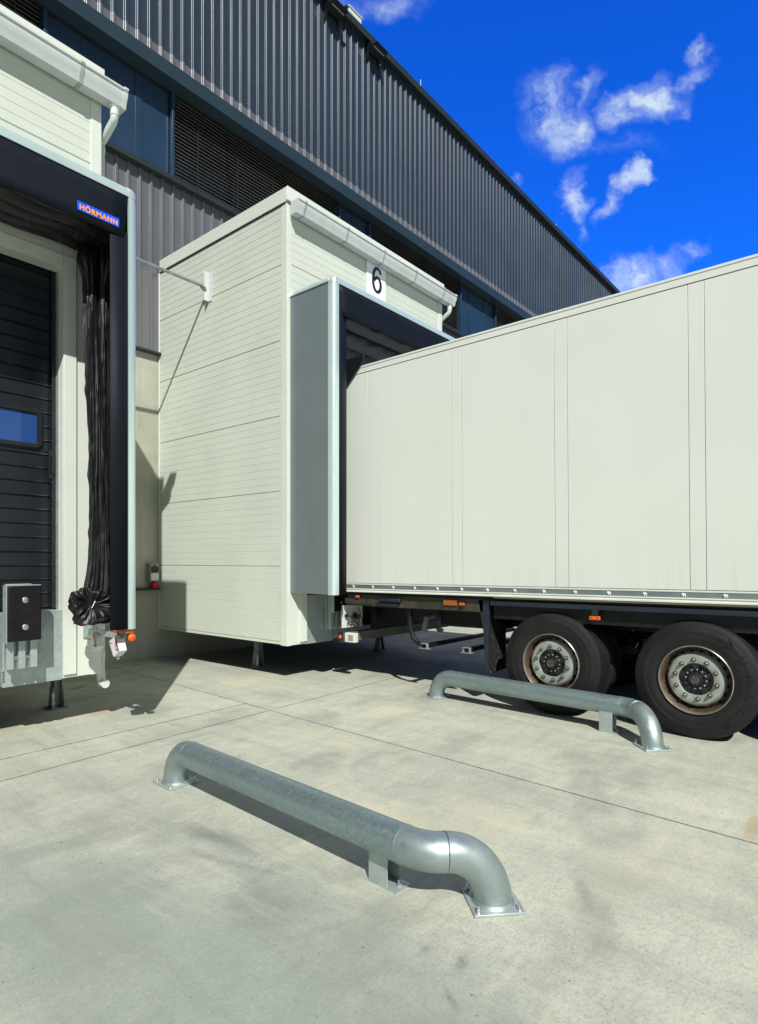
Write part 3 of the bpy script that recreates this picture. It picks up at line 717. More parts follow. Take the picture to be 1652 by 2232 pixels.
# ------------------------------------------------------------------ dock shelters
Y0 = 4.97
def shelter(x0, x1, z0, z1, label, docked):
    t = thing('dock_shelter', ((x0+x1)/2, Y1, z0), label, 'dock shelter', 'aluminium framed dock shelters')
    wv = .085; dv = .10
    for s, xa in ((1, x0), (-1, x1)):
        m = MB(); m.box(xa+s*.012, xa+s*.035, Y0+dv-.01, Y1-.004, z0+.004, z1-.05); m.build('side_panel', M['hood_side'], t)
        # rounded extruded corner profile
        pts = [(xa+s*wv, Y0)]
        rr = .055
        for i in range(9):
            a = R(90*i/8); pts.append((xa+s*(rr-rr*math.sin(a)), Y0+rr-rr*math.cos(a)))
        pts += [(xa, Y0+dv), (xa+s*.02, Y0+dv), (xa+s*.02, Y0+.07), (xa+s*.07, Y0+.02), (xa+s*wv, Y0+.02)]
        m = MB(); m.prism(pts, 'z', z0, z1-.09); m.build('side_profile', M['alu'], t, angle=25)
        # corner cap
        m = MB()
        def ring(z, k):
            return [(xa+s*(k+(abs(p[0]-xa))*(1-k/.12)), Y0+k*.6+(p[1]-Y0)*(1-k/.14), z) for p in pts]
        levels = [(z1-.09, 0), (z1-.05, 0), (z1-.028, .006), (z1-.012, .016), (z1-.003, .032), (z1+.001, .05)]
        vs = []; n = len(pts)
        for z, k in levels: vs += ring(z, k)
        fs = [(q*n+i, q*n+(i+1) % n, (q+1)*n+(i+1) % n, (q+1)*n+i) for q in range(len(levels)-1) for i in range(n)]+[tuple((len(levels)-1)*n+i for i in range(n))]
        m.add([(v[0]-s*.0015, v[1]-.0015, v[2]) for v in vs], fs); m.build('corner_cap', M['alu_cap'], t, angle=40)
        # trim on top of the side
        m = MB(); m.prism([(xa-s*.001, z1-.062), (xa-s*.001, z1-.03), (xa+s*.012, z1-.008), (xa+s*.04, z1), (xa+s*.08, z1), (xa+s*.08, z1-.062)], 'y', Y0+dv-.004, Y1-.003); m.build('top_edge_profile', M['alu'], t, angle=35)
        m = MB(); m.box(xa+s*.036, xa+s*.045, Y0+.12, Y1-.006, z0+.05, z1-.09); m.build('inner_lining', M['curtain'], t)
    m = MB(); m.prism([(Y0-.002, z1-.088), (Y0-.002, z1-.045), (Y0+.012, z1-.014), (Y0+.045, z1), (Y0+.12, z1), (Y0+.12, z1-.02), (Y0+.02, z1-.088)], 'x', x0+wv*.93, x1-wv*.93); m.build('front_profile', M['alu'], t, angle=25)
    m = MB(); m.box(x0+.09, x1-.09, Y0+.11, Y1-.004, z1-.05, z1-.02); m.build('roof_panel', M['hood_side'], t)
    # top flap
    m = MB(); zt, zb = z1-.085, z1-(.45 if not docked else .43)
    xl, xr = x0+wv+.0, x1-wv-.0
    ch = .03 if not docked else .085
    n = 24; vs = []
    for j in range(5):
        f = j/4
        for i in range(n+1):
            xx = (xl+ch*f+.003)+((xr-ch*f-.003)-(xl+ch*f+.003))*i/n
            vs.append((xx, Y0+.012+.004*math.sin(i*1.7+j)*f+(.02*f if docked else 0), zt+(zb-zt)*f))
    fs = [(j*(n+1)+i, j*(n+1)+i+1, (j+1)*(n+1)+i+1, (j+1)*(n+1)+i) for j in range(4) for i in range(n)]
    m.add(vs, fs); fl = m.build('top_flap', M['flap'], t)
    so = fl.modifiers.new('solidify', 'SOLIDIFY'); so.thickness = .004
    # side flaps
    for s, xa in ((1, x0), (-1, x1)):
        xi = xa+s*wv
        if docked:
            ln = [(xi, Y0+.016), (xi+s*.10, Y0+.03), (xi+s*.22, Y0+.09), (xi+s*.34, Y0+.19), (xi+s*.43, Y0+.30)]
            ztop = z1-.10
        else:
            ln = [(xi, Y0+.016), (xi+s*.07, Y0+.018), (xi+s*.155, Y0+.02)]
            ztop = z1-.40
        m = MB(); m.sheet(ln, 'z', z0+.0, ztop); f_ = m.build('side_flap', M['flap'], t, angle=60)
        so = f_.modifiers.new('solidify', 'SOLIDIFY'); so.thickness = .004
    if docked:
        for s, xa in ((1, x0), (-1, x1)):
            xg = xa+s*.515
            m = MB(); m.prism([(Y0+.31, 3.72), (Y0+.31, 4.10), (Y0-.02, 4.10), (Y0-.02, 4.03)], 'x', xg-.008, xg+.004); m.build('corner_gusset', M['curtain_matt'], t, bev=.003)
    # rolled top curtain: heavy horizontal folds
    random.seed(11 if docked else 5)
    m = MB(); n = 90; prof = []
    steps = 60
    for j in range(steps+1):
        f = j/steps
        y = Y0+.06+.62*f; z = (zb+.12 if not docked else zb+.10)-.02*math.sin(f*3)
        if docked: y = Y0+.10+.25*f; z = z1-.30-.62*f
        prof.append((y, z, f))
    vs = []
    ph = [random.random()*6 for _ in range(6)]
    for i in range(n+1):
        X = x0+.05+(x1-x0-.10)*i/n
        for (y, z, f) in prof:
            if docked:
                w = .045*abs(math.sin(f*math.pi*3.2+.12*math.sin(X*1.3+ph[0])))**.6
                w += .006*math.sin(X*17+f*23+ph[1])*math.sin(X*5+ph[2])
                vs.append((X, y-w, z-.02*math.sin(X*1.1+ph[3])*f))
            else:
                w = .040*math.sin(f*math.pi*9+.25*math.sin(X*1.7+ph[0]))+.010*math.sin(X*9+f*31)
                vs.append((X, y, z+w-.04*f))
    k = steps+1
    m.add(vs, [(i*k+j, i*k+j+1, (i+1)*k+j+1, (i+1)*k+j) for i in range(n) for j in range(steps)])
    m.build('top_curtain', M['curtain_matt'] if docked else M['curtain'], t, angle=80)
    # hanging side curtains with gathered ends
    if not docked:
        for s, xa in ((-1, x1), (1, x0)):
            random.seed(21)
            m = MB(); nz_, ns = 110, 120; vs = []
            xc, yc = xa+s*.135, Y0+.44
            for j in range(nz_+1):
                f = j/nz_; z = z1-.42-(z1-.42-z0-.03)*f
                zz = z1-z
                wide = .088+.050*math.exp(-((zz-.55)/.13)**2)+.012*math.sin(zz*2.1)+.05*max(0, (zz-3.0)/.75)**2
                sway = .012*math.sin(zz*1.3+.5)+.065*max(0, (zz-3.1)/.65)**2
                for i in range(ns):
                    a = 2*math.pi*i/ns
                    n1_ = mnoise.noise(Vector((math.cos(a)*2.3, math.sin(a)*2.3, zz*.33+2))); n2_ = mnoise.noise(Vector((math.cos(a)*5.5+9, math.sin(a)*5.5, zz*.55)))
                    fold = .94+.62*n1_+.30*(1-2.4*abs(n2_))-.12+.05*mnoise.noise(Vector((math.cos(a)*3, math.sin(a)*3, zz*3.1)))
                    pinch = 1-.16*math.exp(-((zz-2.45)/.05)**2)*math.sin(a*4)-.14*math.exp(-((zz-1.7)/.045)**2)*math.sin(a*5+1)-.12*math.exp(-((zz-2.95)/.04)**2)*math.sin(a*4+2)+.03*math.sin(zz*37+a*3)*math.sin(zz*5+a)
                    vs.append((xc+s*sway+wide*fold*pinch*math.cos(a), yc+.62*wide*fold*pinch*math.sin(a), z))
            m.add(vs, [(j*ns+i, j*ns+(i+1) % ns, (j+1)*ns+(i+1) % ns, (j+1)*ns+i) for j in range(nz_) for i in range(ns)]+[tuple(range(ns)), tuple(nz_*ns+i for i in range(ns))])
            cu = m.build('side_curtain', M['curtain'], t, angle=80)
            # gathered rosette at the foot, tied in its middle
            m = MB(); nr, na = 26, 120; vs = []
            cxr, cyr, czr = xa+s*.245, Y0+.33, z0+.205
            for j in range(nr+1):
                f = j/nr; th = f*math.pi*.95+.03
                rad = .185*math.sin(th)**.7
                for i in range(na):
                    a = 2*math.pi*i/na
                    k1 = 1+.30*mnoise.noise(Vector((math.cos(a)*1.3, math.sin(a)*1.3, 7.3)))+.12*mnoise.noise(Vector((math.cos(a)*4, math.sin(a)*4, f*1.2)))+(.10*math.sin(a)**2 if math.sin(a) < 0 else 0)
                    cr_ = 1.3*(1-3.0*abs(mnoise.noise(Vector((math.cos(a)*2.6+3, math.sin(a)*2.6, f*1.3)))))+.5*(1-3*abs(mnoise.noise(Vector((math.cos(a)*5.5, math.sin(a)*5.5+4, f*2.4)))))-.8
                    dimple = .055*math.exp(-(f/.16)**2)
                    vs.append((cxr+rad*k1*math.cos(a), cyr+dimple-.075*math.cos(th)-.030*cr_*math.sin(th)*(1 if f < .7 else .3), czr+rad*k1*.92*math.sin(a)))
            m.add(vs, [(j*na+i, j*na+(i+1) % na, (j+1)*na+(i+1) % na, (j+1)*na+i) for j in range(nr) for i in range(na)]+[tuple(range(na))])
            m.build('gathered_end', M['curtain'], cu, angle=80)
            m = MB()
            for q in range(5): m.lathe([(-.004, 0), (0, .006), (.004, 0)], (cxr-.012+.006*q, cyr-.035, czr-.02+.012*q), 'y', 6)
            m.build('tie_clip', M['bolt'], cu)
    return t
sh5 = shelter(-.72, 2.72, .95, 4.75, 'open dock shelter of dark fabric with a blue and orange name plate', False)
sh6 = shelter(5.17, 8.60, 1.13, 4.93, 'grey-sided dock shelter below the number 6 around the trailer', True)
# name plate on the top flap (blue with orange capitals)
np_ = MB(); np_.box(2.206, 2.551, Y0-.002, Y0+.006, 4.362, 4.436)
plate = np_.build('name_plate', M['sign_blue'], sh5, bev=.001)
mw = Matrix.Translation((2.3785, Y0-.0035, 4.397)) @ Matrix.Rotation(R(90), 4, 'X')
text_mesh('lettering', 'HÖRMANN', .06, M['sign_orange'], plate, mw, .002, .0020, .315, .056)
# locking arm with lamp and the two hook housings under the left shelter
t_ = thing('signal_arm', (2.65, 5.35, .88), 'galvanised arm with a round orange lamp under the black shelter curtain', 'signal arm')
m = MB(); m.box(2.632, 2.668, 5.18, 5.74, .855, .905); m.box(2.60, 2.70, 5.730, 5.745, .82, .95); m.build('arm', M['galv'], t_, bev=.002)
m = MB(); m.box(2.638, 2.662, 4.968, 5.22, .862, .898); m.build('extension', M['galv_dark'], t_, bev=.002)
m = MB(); m.lathe([(-.002, 0), (-.002, .022), (.012, .034), (.022, .036), (.022, 0)], (2.65, 4.925, .880), 'y', 20); m.build('lamp_lens', M['orange'], t_, angle=50)
m = MB(); m.lathe([(0, .037), (0, .040), (.02, .040), (.02, 0)], (2.65, 4.948, .880), 'y', 20); m.build('lamp_base', M['steel_dark'], t_)
m = MB(); m.box(2.63, 2.69, 4.99, 5.30, .915, .928); m.each('reflector_strip', M['orange'], t_)
m = MB(); m.lathe([(0, 0), (0, .01), (.03, .01), (.03, 0)], (2.66, 5.25, .905), 'z', 8); m.lathe([(0, 0), (0, .01), (.03, .01), (.03, 0)], (2.66, 5.60, .905), 'z', 8); m.each('bolt', M['bolt'], t_)
for (yy, lab) in ((5.56, 'white hook housing with a red stripe, the left one beside the downpipe'), (5.15, 'white hook housing with a red stripe, the right one nearest the orange lamp')):
    h = thing('hook_housing', (2.65, yy, .79), lab, 'hook housing', 'hook housings on the signal arm')
    th = R(-25); Rm = Matrix.Translation((2.635, yy, .790)) @ Matrix.Rotation(th, 4, 'X') @ Matrix.Scale(1.2, 4)
    def rb(mb): 
        mb.v = [tuple(Rm @ Vector(v)) for v in mb.v]; return mb
    rb(MB().prism([(-.055, .065), (.05, .065), (.06, .04), (.045, -.065), (.015, -.065), (-.055, -.055)], 'x', -.03, .03)).build('case', M['white_pl'], h, bev=.004)
    rb(MB().box(-.0325, -.0302, -.054, -.036, -.030, .058)).build('red_stripe', M['red'], h)
    rb(MB().box(-.0325, -.0302, -.054, -.036, -.052, -.0305)).build('blue_stripe', M['blue'], h)
    m = MB()
    m.lathe([(-.004, 0), (-.004, .006), (0, .006)], (-.030, .032, .038), 'x', 8); m.lathe([(-.004, 0), (-.004, .006), (0, .006)], (-.030, -.022, -.03), 'x', 8)
    rb(m).each('screw', M['dark_pl'], h)
    hk = [(2.635, yy-.005, .735)]+[(2.635, yy+.012-.024*math.cos(R(a))*-1, .70-.024*math.sin(R(a))) for a in range(0, 201, 20)]
    m = MB(); m.tube(hk, .005, 8); m.build('hook', M['white_pl'], h)

# dock bumpers on their brackets
def dock_bumper(x, label):
    t = thing('dock_bumper', (x, 5.72, .97), label, 'dock bumper', 'black rubber dock bumpers')
    m = MB(); m.box(x-.133, x+.133, 5.50, 5.578, .87, 1.33); m.build('rubber_block', M['rubber'], t, bev=.010)
    m = MB(); x0, x1 = x-.110, x+.128
    m.box(x-.07, x1, 5.70, 5.749, .62, 1.34); m.box(x-.06, x1-.03, 5.642, 5.699, .66, 1.33)
    for a, w in ((x0, .055), (x0+.093, .052), (x0+.185, .055)): m.box(a, a+w, 5.582, 5.641, .63, 1.335)
    m.build('bracket', M['galv'], t, bev=.002)
    m = MB(); m.box(x-.140, x-.1335, 5.50, 5.575, .86, 1.337); m.box(x-.133, x+.13, 5.505, 5.575, 1.331, 1.337); m.build('side_plate', M['galv'], t)
    m = MB()
    for z in (1.212, .985): m.lathe([(-.001, .0), (-.001, .020), (.004, .028), (.006, .030)], (x+.006, 5.498, z), 'y', 16); m.lathe([(-.010, 0), (-.009, .012), (-.002, .013)], (x, 5.497, z+.002), 'y', 6)
    m.build('bolt', M['bolt'], t, angle=50)
    m = MB()
    for dx in (-.052, .038): m.lathe([(-.022, 0), (-.020, .016), (0, .018)], (x+dx+.02, 5.640, .72), 'y', 6)
    m.each('fixing_bolt', M['bolt'], t, angle=50)
dock_bumper(2.01, 'black rubber dock bumper bolted in front of the left black door')
dock_bumper(5.86, 'black rubber dock bumper beside the shelter with the trailer')

# strut between the houses
t_ = thing('brace_rod', (3.95, 7.41, 5.44), 'thin round steel rod bracing the two dock houses, white wall bracket at its end', 'rod')
m = MB(); m.tube([(2.775, 7.41, 5.44), (5.03, 7.41, 5.44)], .022, 14); m.build('rod', M['galv_elbow'], t_, angle=60)
m = MB(); m.box(5.118, 5.126, 7.33, 7.47, 5.24, 5.66); m.box(5.045, 5.118, 7.395, 7.403, 5.24, 5.66); m.build('wall_bracket', M['gutter'], t_, bev=.001)
m = MB(); m.tube([(5.0, 7.41, 5.44), (5.045, 7.41, 5.41), (5.05, 7.39, 5.38)], .028, 10); m.lathe([(-.02, 0), (-.02, .016), (.02, .016), (.02, 0)], (5.04, 7.39, 5.41), 'y', 8); m.build('joint_fork', M['galv_dark'], t_)

# number sign
t_ = thing('number_sign', (6.87, Y1, 5.46), 'white rectangular sign with a black number 6 above the shelter', 'sign')
m = MB(); m.box(6.653, 7.09, Y1-.010, Y1-.003, 5.40, 5.925); m.build('plate', M['sign_white'], t_, bev=.001)
mw = Matrix.Translation((6.885, Y1-.012, 5.685)) @ Matrix.Rotation(R(90), 4, 'X')
# stroke of a bold upright grotesque six
ctr = [(.086, .112), (.066, .150), (.028, .172), (-.014, .168), (-.050, .138), (-.076, .082), (-.088, .0), (-.084, -.075), (-.060, -.135), (-.018, -.168), (.028, -.164), (.066, -.130), (.084, -.078), (.080, -.020), (.052, .026), (.010, .040), (-.036, .020), (-.066, -.020)]
m = MB(); P = [Vector(p) for p in ctr]
def cr_pt(p0, p1, p2, p3, t): return .5*((2*p1)+(p2-p0)*t+(2*p0-5*p1+4*p2-p3)*t*t+(3*p1-p0-3*p2+p3)*t**3)
Q = []
for i in range(len(P)-1):
    for k in range(5): Q.append(cr_pt(P[max(i-1, 0)], P[i], P[i+1], P[min(i+2, len(P)-1)], k/5))
Q.append(P[-1]); L_, R_ = [], []
for i, p in enumerate(Q):
    d = (Q[min(i+1, len(Q)-1)]-Q[max(i-1, 0)]).normalized(); nn = Vector((-d.y, d.x))
    hw = .021+.006*abs(d.y)
    L_.append(p+nn*hw); R_.append(p-nn*hw)
n = len(Q); m.add([mw @ Vector((p.x, p.y, 0)) for p in L_]+[mw @ Vector((p.x, p.y, 0)) for p in R_], [(i, i+1, n+i+1, n+i) for i in range(n-1)])
dg_ = m.build('digit', M['sign_black'], t_, smooth=False)

# socket box on the concrete wall
t_ = thing('power_socket', (5.0, 8.75, 1.25), 'small grey power socket box with a red plug on the concrete wall', 'power socket')
m = MB(); m.box(4.92, 5.07, 8.63, 8.748, 1.22, 1.50); m.build('box', M['grey_pl'], t_, bev=.008)
m = MB(); m.box(4.935, 5.055, 8.615, 8.628, 1.36, 1.45); m.build('lid', M['dark_pl'], t_, bev=.006)
m = MB(); m.box(4.93, 5.06, 8.62, 8.629, 1.235, 1.345); m.build('cover', M['white_pl'], t_, bev=.004)
m = MB(); m.lathe([(0, 0), (0, .045), (.06, .055), (.09, .05), (.09, 0)], (5.0, 8.60, 1.16), 'y', 16); m.lathe([(0, 0), (0, .018), (.02, .018), (.02, 0)], (5.0, 8.61, 1.46), 'y', 12); m.build('plug', M['red'], t_)
t_ = MB(); t_.box(4.62, 5.10, 8.66, 8.748, 1.085, 1.125)
tag(t_.build('cable_duct', M['steel_dirty'], None, bev=.003), 'short brown cable duct on the concrete wall under the power socket', 'cable duct')
t_ = MB(); t_.lathe([(-.01, 0), (-.01, .02), (0, .022)], (4.74, 8.749, 1.60), 'y', 12)
tag(t_.build('wall_plug', M['white_pl'], None), 'small round white plug on the concrete wall above the socket', 'wall plug')

# ------------------------------------------------------------------ wheel guides (galvanised pipes)
def smooth_path(pts, n=10):
    return pts
def guide(A, B, C, Fa, Fb, post, label, hole):
    """A: far seam, B: near seam, C: second near seam, Fa / Fb: far / near foot on the ground"""
    t = thing('wheel_guide', ((A[0]+B[0])/2, (A[1]+B[1])/2, 0), label, 'wheel guide', 'galvanised wheel guides on the yard')
    r = .086; H = A[2]
    A, B, C = Vector(A), Vector(B), Vector(C); d = (B-A).normalized()
    m = MB(); m.tube([A-d*.002, A.lerp(B, .33), A.lerp(B, .66), B+d*.002], r, 40, caps=False); bar = m.build('bar', M['galv_pipe'], t, angle=60)
    # far elbow: quarter bend down
    Fa = Vector((*Fa, .012)); ang = []
    def bez(p0, p1, p2, p3, n=14): return [p0*(1-q)**3+p1*3*q*(1-q)**2+p2*3*q*q*(1-q)+p3*q**3 for q in [i/n for i in range(n+1)]]
    hv = (Vector((Fa.x, Fa.y, 0))-Vector((A.x, A.y, 0))); 
    m = MB(); m.tube(bez(A, A+hv*.56, Vector((Fa.x, Fa.y, H-.105)), Vector((Fa.x, Fa.y, .012))), r, 40, caps=False); m.build('elbow', M['galv_elbow'], t, angle=60)
    Fb = Vector((*Fb, .012))
    d2 = (Vector((Fb.x, Fb.y, 0))-Vector((C.x, C.y, 0)))
    m = MB(); m.tube(bez(B, B+d*.07, C-d2.normalized()*.07, C, 12), r, 40, caps=False); m.build('elbow', M['galv_elbow'], t, angle=60)
    m = MB(); m.tube(bez(C, C+d2*.56, Vector((Fb.x, Fb.y, H-.105)), Vector((Fb.x, Fb.y, .012))), r, 40, caps=False); el = m.build('elbow', M['galv_elbow'], t, angle=60)
    # weld seams
    for P, D in ((A, d), (B, d), (C, d2.normalized())):
        u = D.orthogonal().normalized(); w = D.cross(u); ring = []
        for k in range(49):
            a = 2*math.pi*k/48; ring.append(P+(u*math.cos(a)+w*math.sin(a))*(r+.0004)+D*.0012*math.sin(k*2.7))
        m = MB(); m.tube(ring, .0022, 6, caps=False); m.build('weld_seam', M['galv_pipe'], t)
    # foot plates with bolts
    for P, D in ((Fa, d), (Fb, d2.normalized())):
        an = math.atan2(D.y, D.x); Rm = Matrix.Translation((P.x, P.y, 0)) @ Matrix.Rotation(an, 4, 'Z')
        m = MB(); m.box(-.115, .115, -.115, .115, .001, .012); m.v = [tuple(Rm @ Vector(v)) for v in m.v]
        pl = m.build('foot_plate', M['galv'], t, bev=.002)
        m = MB(); m.lathe([(0, r+.012), (.012, r)], (0, 0, .012), 'z', 32); m.v = [tuple(Rm @ Vector(v)) for v in m.v]; m.build('weld', M['galv_elbow'], pl)
        for sx, sy in ((1, 1), (1, -1), (-1, 1), (-1, -1)):
            m = MB(); q = (.092*sx, .092*sy, .012)
            m.lathe([(0, 0), (0, .014), (.003, .014), (.003, .0105), (.013, .0105), (.014, .006), (.03, .006), (.031, 0)], q, 'z', 12); m.v = [tuple(Rm @ Vector(v)) for v in m.v]; m.build('bolt', M['bolt'], pl, angle=40)
    # support post: rectangular tube on a small plate
    px, py = post; an = math.atan2(d.y, d.x); Rm = Matrix.Translation((px, py, 0)) @ Matrix.Rotation(an, 4, 'Z')
    m = MB(); m.box(-.06, .06, -.05, -.042, .006, H-.05); m.box(-.06, .06, .042, .05, .006, H-.05); m.box(-.06, -.052, -.042, .042, .006, H-.06)
    m.v = [tuple(Rm @ Vector(v)) for v in m.v]; ps = m.build('support_post', M['galv'], t, bev=.002)
    m = MB(); m.box(-.06, .12, -.055, .055, .001, .007); m.v = [tuple(Rm @ Vector(v)) for v in m.v]; m.build('base_plate', M['galv'], ps)
    m = MB(); m.lathe([(0, 0), (0, .012), (.010, .012), (.012, .005), (.03, .005), (.03, 0)], (.09, 0, .007), 'z', 8); m.v = [tuple(Rm @ Vector(v)) for v in m.v]; m.build('bolt', M['bolt'], ps)
    if hole:
        q = C.lerp(Vector((Fb.x, Fb.y, H)), .72)
        m = MB(); hc = Vector(hole); dv = (cam.location-hc).normalized(); qd = Vector((-.75, -.55, .33)).normalized()
        u = qd.orthogonal().normalized(); w = qd.cross(u)
        m.add([hc+qd*.001]+[hc+(u*math.cos(R(a))+w*math.sin(R(a)))*.0075+qd*.001 for a in range(0, 360, 30)], [(0, i, i % 12+1) for i in range(1, 13)]); m.build('drain_hole', M['hub'], el)
    return t
HZ = .24
guide((2.321, 3.561, HZ), (2.214, 1.680, HZ), (2.275, 1.497, HZ), (2.344, 3.769), (2.432, 1.349), (2.265, 1.84), 'near galvanised pipe guide with a long straight bar and flared end', None)
guide((5.655, 3.655, HZ), (5.545, 1.785, HZ), (5.46, 1.615, HZ), (5.685, 3.865), (5.285, 1.450), (5.535, 1.90), 'far galvanised pipe guide in front of the trailer wheels', None)

# ------------------------------------------------------------------ trailer
TX0, TX1, TYR, TYF = 5.71, 8.26, 5.45, -8.15
tr = thing('box_trailer', (0, 0, 0), 'long white box trailer backed into the dock under the number 6', 'trailer')
PIT = .008
tr.location = (6.985, TYR, 0); tr.rotation_euler = (-PIT, 0, 0)
def part(mb, name, mat, parent=tr, **k): return mb.build(name, mat, parent, **k)
def parts(mb, name, mat, parent=tr, **k): return mb.each(name, mat, parent, **k)
def sgnx(x, s): return x if s > 0 else TX0+TX1-x
zb, zl, zt_ = 1.253, 3.885, 3.98
seams = [4.875, 4.71, 3.656, 3.525, 2.458, 2.324, 1.25, 1.123]
y = .05
while y > TYF+.2: seams += [y, y-.13]; y -= 1.2
for s in (1, -1):
    m = MB(); prev = TYR-.10
    ys = seams+[TYF+.05]
    for q in ys:
        m.box(sgnx(TX0, s), sgnx(TX0+.03, s), q+.0022, prev-.0022, zb+.003, zl-.003); prev = q
    part(m, 'side_wall', M['trailer'], bev=.0015)
    m = MB(); m.box(sgnx(TX0+.004, s), sgnx(TX0+.06, s), TYF+.05, TYR-.10, zb-.001, zl+.001); part(m, 'wall_core', M['seam'])
    m = MB(); P = [(sgnx(TX0-.006, s), zl+.003), (sgnx(TX0-.006, s), zt_-.03), (sgnx(TX0-.012, s), zt_-.027), (sgnx(TX0-.012, s), zt_-.012), (sgnx(TX0+.0, s), zt_-.002), (sgnx(TX0+.07, s), zt_+.005), (sgnx(TX0+.07, s), zl+.003)]
    m.prism(P, 'y', TYF, TYR); part(m, 'top_rail', M['trailer'])
    m = MB(); P = [(sgnx(TX0-.003, s), zb-.002), (sgnx(TX0-.003, s), 1.236), (sgnx(TX0+.004, s), 1.236), (sgnx(TX0+.004, s), 1.187), (sgnx(TX0-.010, s), 1.187), (sgnx(TX0-.012, s), 1.178), (sgnx(TX0-.004, s), 1.172), (sgnx(TX0-.004, s), 1.160), (sgnx(TX0-.014, s), 1.156), (sgnx(TX0-.014, s), 1.143), (sgnx(TX0+.02, s), 1.140), (sgnx(TX0+.06, s), 1.140), (sgnx(TX0+.06, s), zb-.002)]
    m.prism(P, 'y', TYF, TYR); rl = part(m, 'bottom_rail', M['trailer_rail'], angle=20)
    m = MB(); m.box(sgnx(TX0+.0015, s), sgnx(TX0+.0038, s), TYF, TYR, 1.1885, 1.2345); m.build('rail_strip', M['strip'], rl)
    m = MB(); m.prism([(sgnx(TX0+.0, s), 1.1385), (sgnx(TX0+.0, s), 1.125), (sgnx(TX0+.05, s), 1.118), (sgnx(TX0+.05, s), 1.1385)], 'y', TYF, 3.15); m.build('lower_lip', M['rail_gold'], rl)
    if s > 0:
        ye = 5.135; eb = MB(); ew = MB()
        sil = [(-.020, .006), (-.013, .012), (-.016, .019), (-.008, .016), (.004, .015), (.016, .012), (.019, .004), (.018, -.018), (.012, -.018), (.011, -.004), (.003, -.002), (.001, -.018), (-.006, -.018), (-.007, .0), (-.013, -.001)]
        while ye > -3:
            if abs((ye*10) % 7-3) >= 0:
                eb.box(TX0+.0002, TX0+.0014, ye-.026, ye+.026, 1.190, 1.233)
                n = len(sil); ew.add([(TX0-.0012, ye-p[0], 1.211+p[1]) for p in sil]+[(TX0+.0001, ye-p[0], 1.211+p[1]) for p in sil], [tuple(range(n))]+[(i, (i+1) % n, n+(i+1) % n, n+i) for i in range(n)])
            ye -= .3195
        eb.each('emblem_plate', M['emblem_sq'], rl); ew.each('emblem', M['emblem'], rl, smooth=False)
m = MB(); m.box(TX0+.071, TX1-.071, TYF, TYR, zt_-.03, zt_+.012); part(m, 'roof', M['trailer'])
m = MB(); m.box(TX0-.004, TX1+.004, TYR-.098, TYR+.02, 1.14, zt_+.003) ; part(m, 'rear_frame', M['trailer_rail'], bev=.01)
m = MB(); m.box(TX0+.10, (TX0+TX1)/2-.005, TYR+.021, TYR+.05, 1.25, zt_-.08); part(m, 'rear_door', M['trailer'], bev=.004)
m = MB(); m.box((TX0+TX1)/2+.005, TX1-.10, TYR+.021, TYR+.05, 1.25, zt_-.08); part(m, 'rear_door', M['trailer'], bev=.004)
m = MB(); m.box(TX0, TX1, TYF-.05, TYF+.049, 1.14, zt_); part(m, 'front_wall', M['trailer'], bev=.01)
m = MB(); m.box(TX0+.06, TX1-.06, TYF+.05, TYR-.1, 1.10, 1.25); part(m, 'floor', M['steel_dark'])
# chassis
m = MB()
for x in (6.40, 7.47):
    m.box(x, x+.10, TYF+1.5, TYR-.1, .80, 1.098)
yy = TYR-.5
while yy > TYF+.5: m.box(TX0+.12, TX1-.12, yy-.03, yy+.03, 1.0, 1.098); yy -= .62
part(m, 'chassis', M['steel_dark'])
m = MB(); m.box(TX0+.05, TX0+.13, 3.30, TYR-.16, .965, 1.105); m.box(TX1-.13, TX1-.05, 3.30, TYR-.16, .965, 1.105); parts(m, 'side_member', M['steel_dirty'], bev=.004)
m = MB(); m.box(TX0+.035, TX0+.05, 4.86, 5.32, .99, 1.06); 
for q in (4.93, 5.0, 5.07, 5.25): m.lathe([(-.006, 0), (-.006, .010), (0, .012)], (TX0+.035, q, 1.02), 'x', 8)
part(m, 'bolted_plate', M['steel_dirty'], bev=.002)
m = MB(); m.box(TX0+.0, TX0+.05, 4.40, 4.72, 1.035, 1.075); m.box(TX0+.02, TX0+.06, 4.44, 4.80, .985, 1.02); part(m, 'door_holder', M['steel_blue'], bev=.01)
m = MB(); m.box(TX0+.02, TX0+.07, TYF+2, 3.20, 1.045, 1.092); part(m, 'side_beam', M['steel_blue'], bev=.004)
m = MB(); m.box(TX0+.10, TX0+.14, TYF+2, 3.20, .90, 1.10); part(m, 'wheel_arch_panel', M['steel_dark'])
# markers
def marker(y, z, w=.058, h=.030, br=False):
    m = MB(); m.box(TX0+.008, TX0+.034, y-w/2, y+w/2, z-h/2, z+h/2); mk = part(m, 'marker_lamp', M['orange'], bev=.004)
    m = MB()
    for q in (-.3, .3): m.lathe([(-.003, 0), (-.003, .004), (0, .005)], (TX0+.007, y+w*q, z), 'x', 8)
    m.build('screw', M['dark_pl'], mk)
    if br: 
        m = MB(); m.box(TX0+.02, TX0+.03, y-.03, y+.03, z+h/2, 1.05); m.build('bracket', M['steel_blue'], mk)
marker(5.09, 1.083); marker(2.08, .968, .10, .036, True); marker(-.9, .945, .10, .036, True)
m = MB(); m.box(TX0+.03, TX0+.047, 3.625, 3.80, 1.025, 1.085); part(m, 'side_reflector', paint('reflector_amber', (.30, .085, .015), .4))
marker(3.55, 1.045, .06, .030)
